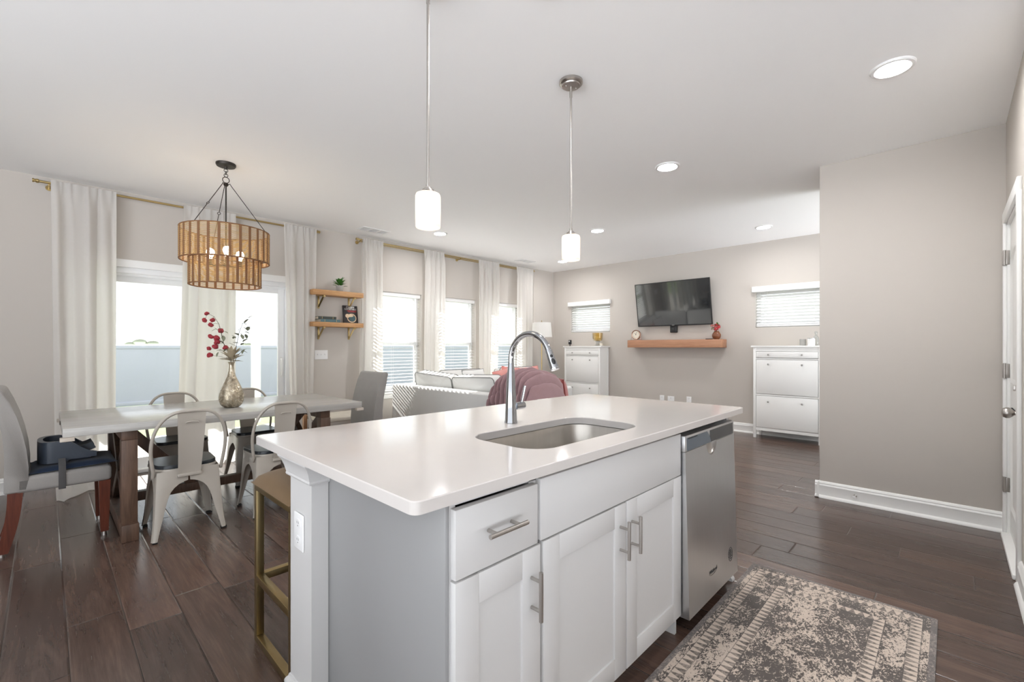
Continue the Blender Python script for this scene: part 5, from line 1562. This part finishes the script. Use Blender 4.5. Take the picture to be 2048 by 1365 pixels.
for k in range(3):
    a = R(213 + 120 * k)
    d = Vector((math.cos(a), math.sin(a), 0))
    p0 = Vector((KX, KY, HZ - 0.004)) + d * 0.035; p1 = Vector((KX, KY, ZU1 - 0.005)) + d * (RU - 0.012)
    rd = MB().tube([Vector((KX, KY, HZ)) + d * 0.012, Vector((KX, KY, HZ + 0.008)) + d * 0.03, p0], 0.003, 6)
    pm_ = p0.lerp(p1, 0.52)
    dn = (p1 - p0).normalized()
    rd.tube([p0, pm_ - dn * 0.011], 0.0028, 7).tube([pm_ + dn * 0.011, p1], 0.0028, 7)
    sd = d.cross(Vector((0, 0, 1)))
    rd.tube([pm_ + dn * 0.011 * math.cos(2 * PI * j / 14) + sd * 0.011 * math.sin(2 * PI * j / 14) for j in range(14)], 0.0025, 6, closed=True)
    obj('suspension_rod', rd, 'iron', cl)
obj('centre_rod', MB().cyl((KX, KY, 1.90), (KX, KY, HZ), 0.0055, n=10), 'iron', cl)
arm = MB().lathe([(0, 1.93), (0.022, 1.928), (0.026, 1.915), (0.022, 1.90), (0, 1.895)], (KX, KY, 0), 20)
for k in range(3):
    a = R(20 + 120 * k)
    d = Vector((math.cos(a), math.sin(a), 0)); c0 = Vector((KX, KY, 1.915))
    arm.tube([c0, c0 + d * 0.07 + Vector((0, 0, -0.01)), c0 + d * 0.12 + Vector((0, 0, 0.005))], 0.005, 8)
    arm.cyl(c0 + d * 0.12 + Vector((0, 0, 0.0)), c0 + d * 0.12 + Vector((0, 0, 0.05)), 0.014, n=12)
obj('lamp_arm', arm, 'iron', cl)
for k in range(3):
    a = R(20 + 120 * k)
    c0 = Vector((KX, KY, 1.965)) + Vector((math.cos(a), math.sin(a), 0)) * 0.12
    obj('bulb', MB().lathe([(0, 0.0), (0.012, 0.0), (0.014, 0.012), (0.027, 0.035), (0.030, 0.052), (0.024, 0.073), (0.010, 0.084), (0, 0.085)], c0, 18), 'bulb', cl)
def drum(name, r, z0, z1, nr, nb):
    rng = random.Random(int(r * 1000))
    st_ = MB()
    n = 96
    rows = nr
    for k in range(rows):
        z = z0 + 0.008 + (z1 - z0 - 0.016) * k / (rows - 1)
        ph = PI * (k % 2)
        pts = []
        for j in range(n):
            a = 2 * PI * j / n
            rr = r + 0.0022 * math.cos(nb * a / 1.0 + ph)
            pts.append((KX + rr * math.cos(a), KY + rr * math.sin(a), z + 0.0008 * math.sin(5 * a + k)))
        st_.tube(pts, 0.0021 + rng.uniform(-0.0002, 0.0003), 5, closed=True)
    s = obj(name, st_, 'straw', cl, smooth=80)
    rb = MB()
    for k in range(nb):
        a = 2 * PI * k / nb + 0.07
        m = Matrix.Translation((KX + r * math.cos(a), KY + r * math.sin(a), (z0 + z1) / 2)) @ Matrix.Rotation(a, 4, 'Z')
        rb.box(-0.0035, 0.0035, -0.0095, 0.0095, -(z1 - z0) / 2, (z1 - z0) / 2, 0.0015, 1, m)
    obj('cane_band', rb, 'cane', s)
    rm = MB()
    for z in (z0 + 0.003, z1 - 0.003):
        rm.tube([(KX + r * math.cos(2 * PI * j / 72), KY + r * math.sin(2 * PI * j / 72), z) for j in range(72)], 0.0048, 8, closed=True)
    obj('rim', rm, 'cane', s)
    return s
drum('upper_drum', RU, ZU0, ZU1, 33, 28)
drum('lower_drum', RL, ZL0, ZL1, 27, 24)
spk = MB()
for k in range(3):
    a = R(213 + 120 * k); d = Vector((math.cos(a), math.sin(a), 0))
    spk.tube([Vector((KX, KY, ZU0 + 0.012)) + d * 0.02, Vector((KX, KY, ZU0 + 0.012)) + d * (RU - 0.008)], 0.003, 6)
obj('spoke', spk, 'iron', cl)

# ================================================================== CURTAINS
ROD_Y, ROD_Z = 5.63, 2.672
def rod(x0, x1, label, double, brackets):
    t = thing('curtain_rod', label, 'curtain rod', ((x0 + x1) / 2, ROD_Y, ROD_Z))
    obj('pole', MB().cyl((x0, ROD_Y, ROD_Z), (x1, ROD_Y, ROD_Z), 0.0105, n=16), 'gold', t)
    if double:
        obj('pole', MB().cyl((x0 + 0.05, ROD_Y + 0.055, ROD_Z - 0.01), (x1 - 0.05, ROD_Y + 0.055, ROD_Z - 0.01), 0.007, n=14), 'gold', t)
    for x, s in ((x0, -1), (x1, 1)):
        obj('finial', MB().lathe([(0, 0), (0.0105, 0), (0.017, 0.003), (0.017, 0.018), (0.013, 0.022), (0.013, 0.028), (0.017, 0.031), (0.017, 0.04), (0, 0.041)], (x - s * 0.004, ROD_Y, ROD_Z), 20, Matrix.Rotation(R(90 * s), 4, 'Y')), 'gold', t)
    for x in brackets:
        b = MB().cyl((x, WY - 0.001, ROD_Z - 0.022), (x, WY - 0.006, ROD_Z - 0.022), 0.024, n=20)
        b.tube([(x, WY - 0.005, ROD_Z - 0.022), (x, ROD_Y + 0.03, ROD_Z - 0.024), (x, ROD_Y, ROD_Z - 0.0215)], 0.006, 8)
        b.box(x - 0.007, x + 0.007, ROD_Y - 0.014, ROD_Y + 0.014, ROD_Z - 0.024, ROD_Z - 0.0105, 0.002)
        obj('bracket', b, 'gold', t)
rod(-0.045, 2.335, 'brass curtain rod above the sliding glass door', False, (0.02, 1.18, 2.30))
rod(2.885, 6.36, 'double brass curtain rod above the three living room windows', True, (2.91, 4.62, 6.33))

def curtain(label, xt0, xt1, xb0, xb1, folds, seed, group, zb=0.004, pool=0.0):
    rng = random.Random(seed)
    ph = [rng.uniform(0, 2 * PI) for _ in range(6)]
    def fn(u, v):
        # v: 0 top .. 1 bottom
        s = v ** 1.3
        x0 = xt0 + (xb0 - xt0) * s; x1 = xt1 + (xb1 - xt1) * s
        q = u + 0.020 * math.sin(2 * PI * u * 2 + ph[0]) + 0.012 * math.sin(2 * PI * u * 5 + ph[1] + 1.5 * v)
        q += 0.022 * math.sin(PI * v) * math.sin(2 * PI * u * 1.5 + ph[2])
        q = min(1.0, max(0.0, q)) if 0 < u < 1 else u
        x = x0 + (x1 - x0) * q
        env = 0.021 + 0.008 * math.sin(2 * PI * u * 1.3 + ph[3])
        pinch = math.exp(-(v / 0.05) ** 2)
        pleat = math.sin(2 * PI * u * folds + ph[4] + 0.7 * math.sin(2.2 * v + ph[5]))
        tight = math.sin(2 * PI * u * folds * 2 + ph[4])
        wob = math.sin(2 * PI * u * folds * 0.5 + ph[2] + 1.2 * v)
        y = ROD_Y - 0.026 + (1 - pinch) * (env * pleat + 0.014 * wob) + pinch * 0.007 * tight
        z = ROD_Z + 0.022 + (zb - ROD_Z - 0.022) * v
        if v > 0.985:
            y -= 0.02 * (v - 0.985) / 0.015
        if pool and v > 0.9:
            # the extra length lies in folds on the floor
            k = (v - 0.9) / 0.1
            z = (ROD_Z + 0.022 + (zb - ROD_Z - 0.022) * 0.9) * max(0.0, 1 - k * 1.5) ** 1.2 + 0.004 + 0.014 * abs(math.sin(9 * k + 5 * u)) * min(1, k * 3) * (1 - 0.6 * k)
            y -= pool * max(0.0, k - 0.35) / 0.65 * (0.85 + 0.25 * math.sin(7 * u + ph[0]))
        return Vector((x, y, z))
    mb = MB().grid(fn, 140, 44)
    # keep the cloth clear of the wall behind and of the rod
    for vv in mb.bm.verts:
        vv.co.y = min(vv.co.y, ROD_Y + 0.05)
        if vv.co.z > ROD_Z - 0.03:
            vv.co.y = min(vv.co.y, ROD_Y - 0.0125)
    t = single('curtain', mb, 'curtain', label, 'curtain', group, base=((xt0 + xt1) / 2, ROD_Y, zb), smooth=80)
    return t
GA = 'off-white curtains at the sliding door'
GB = 'off-white curtains at the living room windows'
curtain('wide off-white curtain at the far left of the sliding door', 0.03, 0.46, 0.06, 0.452, 4, 1, GA, 0.004, 0.42)
curtain('off-white curtain behind the chandelier in the middle of the sliding door', 0.975, 1.443, 0.91, 1.435, 4, 2, GA)
curtain('off-white curtain between the sliding door and the oak shelves', 1.94, 2.32, 2.03, 2.25, 4, 3, GA)
curtain('off-white curtain just right of the oak shelves', 2.93, 3.235, 2.84, 3.21, 4, 4, GB)
curtain('off-white curtain between the first and second living room windows from the left', 3.90, 4.27, 3.90, 4.26, 4, 5, GB)
curtain('off-white curtain between the second and third living room windows from the left', 4.99, 5.46, 4.98, 5.40, 5, 6, GB)
curtain('off-white curtain nearest the far corner and the floor lamp', 5.89, 6.35, 5.88, 6.36, 5, 7, GB)

# ================================================================== BLINDS
def blind_wall(i, x0, x1, z0, z1, label):
    yb = WY + 0.055
    t = thing('window_blind', label, 'window blind', ((x0 + x1) / 2, yb, z1), 'white slatted window blinds')
    obj('head_rail', MB().box(x0 + 0.004, x1 - 0.004, yb - 0.035, yb + 0.028, z1 - 0.058, z1 - 0.001, 0.004), 'blindsolid', t)
    sl = MB(); n = 0
    z = z1 - 0.09
    while z > z0 + 0.06:
        m = Matrix.Translation(((x0 + x1) / 2, yb, z)) @ Matrix.Rotation(R(3), 4, 'X')
        sl.box(-(x1 - x0) / 2 + 0.008, (x1 - x0) / 2 - 0.008, -0.025, 0.025, -0.0014, 0.0014, 0, 1, m)
        z -= 0.0475
    obj('slats', sl, 'blind', t)
    obj('bottom_rail', MB().box(x0 + 0.008, x1 - 0.008, yb - 0.025, yb + 0.025, z0 + 0.012, z0 + 0.030, 0.003), 'blindsolid', t)
    cd = MB()
    for x in (x0 + 0.12, (x0 + x1) / 2, x1 - 0.12):
        for dy in (-0.026, 0.026):
            cd.cyl((x, yb + dy, z0 + 0.02), (x, yb + dy, z1 - 0.05), 0.0011, n=5)
    obj('ladder_cord', cd, 'blindsolid', t)
    obj('tilt_wand', MB().cyl((x0 + 0.07, yb - 0.04, z1 - 0.62), (x0 + 0.07, yb - 0.036, z1 - 0.05), 0.004, n=8), 'blindsolid', t)
for i, (w, lab) in enumerate(zip(WINS, ('white slatted blind in the living room window closest to the oak shelves', 'white slatted blind in the middle living room window behind the sofa', 'white slatted blind in the living room window closest to the far corner'))):
    blind_wall(i, *w, lab)
def blind_high(y0, y1, z0, z1, label):
    xb = TX - 0.012
    t = thing('window_blind', label, 'window blind', (xb, (y0 + y1) / 2, z1), 'white slatted window blinds')
    obj('valance', MB().box(TX - 0.065, TX - 0.0005, y0 - 0.03, y1 + 0.03, z1 - 0.035, z1 + 0.045, 0.005), 'blindsolid', t)
    sl = MB()
    z = z1 - 0.055
    xs = TX + 0.035
    while z > z0 + 0.055:
        m = Matrix.Translation((xs, (y0 + y1) / 2, z)) @ Matrix.Rotation(R(-48), 4, 'Y')
        sl.box(-0.025, 0.025, -(y1 - y0) / 2 + 0.01, (y1 - y0) / 2 - 0.01, -0.0014, 0.0014, 0, 1, m)
        z -= 0.0425
    obj('slats', sl, 'blind', t)
    obj('bottom_rail', MB().box(xs - 0.025, xs + 0.025, y0 + 0.01, y1 - 0.01, z0 + 0.008, z0 + 0.03, 0.003), 'blindsolid', t)
    cd = MB()
    for y in (y1 - 0.07, y1 - 0.115, y1 - 0.16):
        cd.cyl((TX + 0.004, y, z0 + 0.02), (TX + 0.004, y, z1 - 0.03), 0.0016, n=5)
    for y in (y0 + 0.15, (y0 + y1) / 2):
        cd.cyl((xs - 0.027, y, z0 + 0.02), (xs - 0.027, y, z1 - 0.03), 0.0011, n=5)
    obj('cord', cd, 'blindsolid', t)
blind_high(*HW[0], 'white slatted blind in the small high window over the corner cabinet')
blind_high(*HW[1], 'white slatted blind in the small high window beside the partition wall')

# ================================================================== OAK SHELVES AND WHAT STANDS ON THEM
GS = 'oak shelves on brass brackets'
def oak_shelf(z1, th, label):
    x0, x1, y0 = 2.247, 2.90, 5.525
    t = thing('wall_shelf', label, 'shelf', ((x0 + x1) / 2, WY, z1), GS)
    obj('board', MB().box(x0, x1, y0, WY - 0.0005, z1 - th, z1, 0.003), 'oak', t)
    for x in (2.395, 2.795):
        b = MB()
        zt = z1 - th - 0.0005
        b.box(x - 0.013, x + 0.013, WY - 0.005, WY - 0.0008, zt - 0.155, zt, 0.001)
        b.box(x - 0.013, x + 0.013, y0 + 0.03, WY - 0.005, zt - 0.005, zt, 0.001)
        b.box(x - 0.013, x + 0.013, y0 + 0.025, y0 + 0.031, zt - 0.022, zt, 0.001)
        b.bar((x, WY - 0.006, zt - 0.135), (x, y0 + 0.05, zt - 0.008), 0.02, 0.006, (0, 0, 1))
        for dz in (0.02, 0.148):
            b.ball((x, WY - 0.0055, zt - dz), 0.004, (1, 0.5, 1), 8)
        obj('bracket', b, 'gold', t)
oak_shelf(1.949, 0.062, 'upper oak shelf on brass brackets holding the potted plant')
oak_shelf(1.553, 0.056, 'lower oak shelf on brass brackets holding the books')
pp = thing('potted_plant', 'small green leafy plant in a grey pot on the upper oak shelf', 'plant', (2.622, 5.62, 1.9495))
obj('pot', MB().lathe([(0, 0), (0.033, 0), (0.036, 0.003), (0.048, 0.078), (0.044, 0.078), (0.042, 0.068), (0, 0.066)], (2.622, 5.62, 1.9495), 28), 'pot', pp)
lfm = MB(); rr_ = random.Random(9)
for k in range(22):
    a = k * 2.4; el = 0.15 + 1.2 * (k / 22)
    d = Vector((math.cos(a) * math.cos(el), math.sin(a) * math.cos(el) * 0.8, math.sin(el) + 0.15))
    p = Vector((2.622, 5.62, 2.018)) + Vector((math.cos(a), math.sin(a), 0)) * 0.012 + Vector((0, 0, 0.05 * k / 22))
    leaf(lfm, p, d, rr_.uniform(0.075, 0.115) * (1 - 0.2 * k / 22), rr_.uniform(0.034, 0.046))
obj('foliage', lfm, 'leaf', pp, smooth=80)
def flat_book(label, c, l, d, h, yaw, cover):
    t = thing('book', label, 'book', c, 'books on the lower oak shelf')
    m = Matrix.Translation(c) @ Matrix.Rotation(R(yaw), 4, 'Z')
    b = MB().box(-l / 2, l / 2, -d / 2, d / 2, 0, 0.003, 0.0008).box(-l / 2, l / 2, -d / 2, d / 2, h - 0.003, h, 0.0008).box(-l / 2, l / 2, -d / 2, -d / 2 + 0.004, 0.003, h - 0.003)
    b.xform(m); obj('cover', b, cover, t)
    p = MB().box(-l / 2 + 0.005, l / 2 - 0.005, -d / 2 + 0.004, d / 2 - 0.005, 0.003, h - 0.003); p.xform(m)
    obj('pages', p, 'paper', t)
    s = MB().box(-l * 0.3, -l * 0.28, -d / 2 - 0.0006, -d / 2 + 0.0004, 0.004, h - 0.004).box(l * 0.3, l * 0.32, -d / 2 - 0.0006, -d / 2 + 0.0004, 0.004, h - 0.004); s.xform(m)
    obj('spine_band', s, 'gold', t)
flat_book('teal blue book lying at the bottom of the two-book pile', (2.466, 5.625, 1.5535), 0.25, 0.165, 0.035, 1.5, 'bookblue')
flat_book('dark grey-green book lying on top of the teal book', (2.436, 5.63, 1.589), 0.225, 0.150, 0.034, -1.0, 'bookgreen')
kb = thing('cookbook', 'dark cocktail recipe book standing upright at the right of the lower oak shelf', 'book', (2.795, 5.64, 1.5535))
bw, bh, bt_ = 0.198, 0.238, 0.022
m = Matrix.Translation((2.795, 5.655, 1.5535)) @ Matrix.Rotation(R(-9), 4, 'X')
b = MB().box(-bw / 2, bw / 2, 0, 0.003, 0, bh, 0.0006).box(-bw / 2, bw / 2, bt_ - 0.003, bt_, 0, bh, 0.0006).box(-bw / 2, -bw / 2 + 0.004, 0.003, bt_ - 0.003, 0, bh)
b.xform(m); obj('cover', b, 'bookdark', kb)
p = MB().box(-bw / 2 + 0.004, bw / 2 - 0.004, 0.003, bt_ - 0.003, 0.004, bh - 0.004); p.xform(m); obj('pages', p, 'paper', kb)
pm0 = m @ frame_matrix((0, -0.0006, 0), (1, 0, 0), (0, 0, 1))
text_mesh('CLEAN', 0.036, 'ink', 'title', kb, pm0 @ Matrix.Translation((0, bh * 0.905, 0)))
text_mesh('COCKTAILS', 0.030, 'ink', 'title', kb, pm0 @ Matrix.Translation((0, bh * 0.795, 0)))
rb_ = MB()
for k in range(3):
    rb_.box(-0.05 + 0.03 * k * 0.3, 0.085 - 0.004 * k, bh * (0.71 - 0.035 * k), bh * (0.725 - 0.035 * k), -0.0002, 0.0005)
rb_.xform(pm0); obj('red_subtitle', rb_, 'redink', kb)
cup = MB().tube([(0.012 + 0.058 * math.cos(2 * PI * j / 36), bh * 0.30 + 0.053 * math.sin(2 * PI * j / 36), 0.0) for j in range(36)], 0.006, 6, closed=True)
for v in cup.bm.verts: v.co.z *= 0.08
cup.ball((-0.045, bh * 0.42, 0), 0.03, (1, 0.9, 0.02), 14); cup.ball((0.0, bh * 0.42, 0), 0.034, (1.1, 0.5, 0.02), 14)
cup.xform(pm0); obj('cup_picture', cup, 'cupink', kb)
dk = MB().ball((0.018, bh * 0.28, 0.0), 0.044, (1, 0.9, 0.012), 18); dk.xform(pm0); obj('drink_picture', dk, 'tealink', kb)
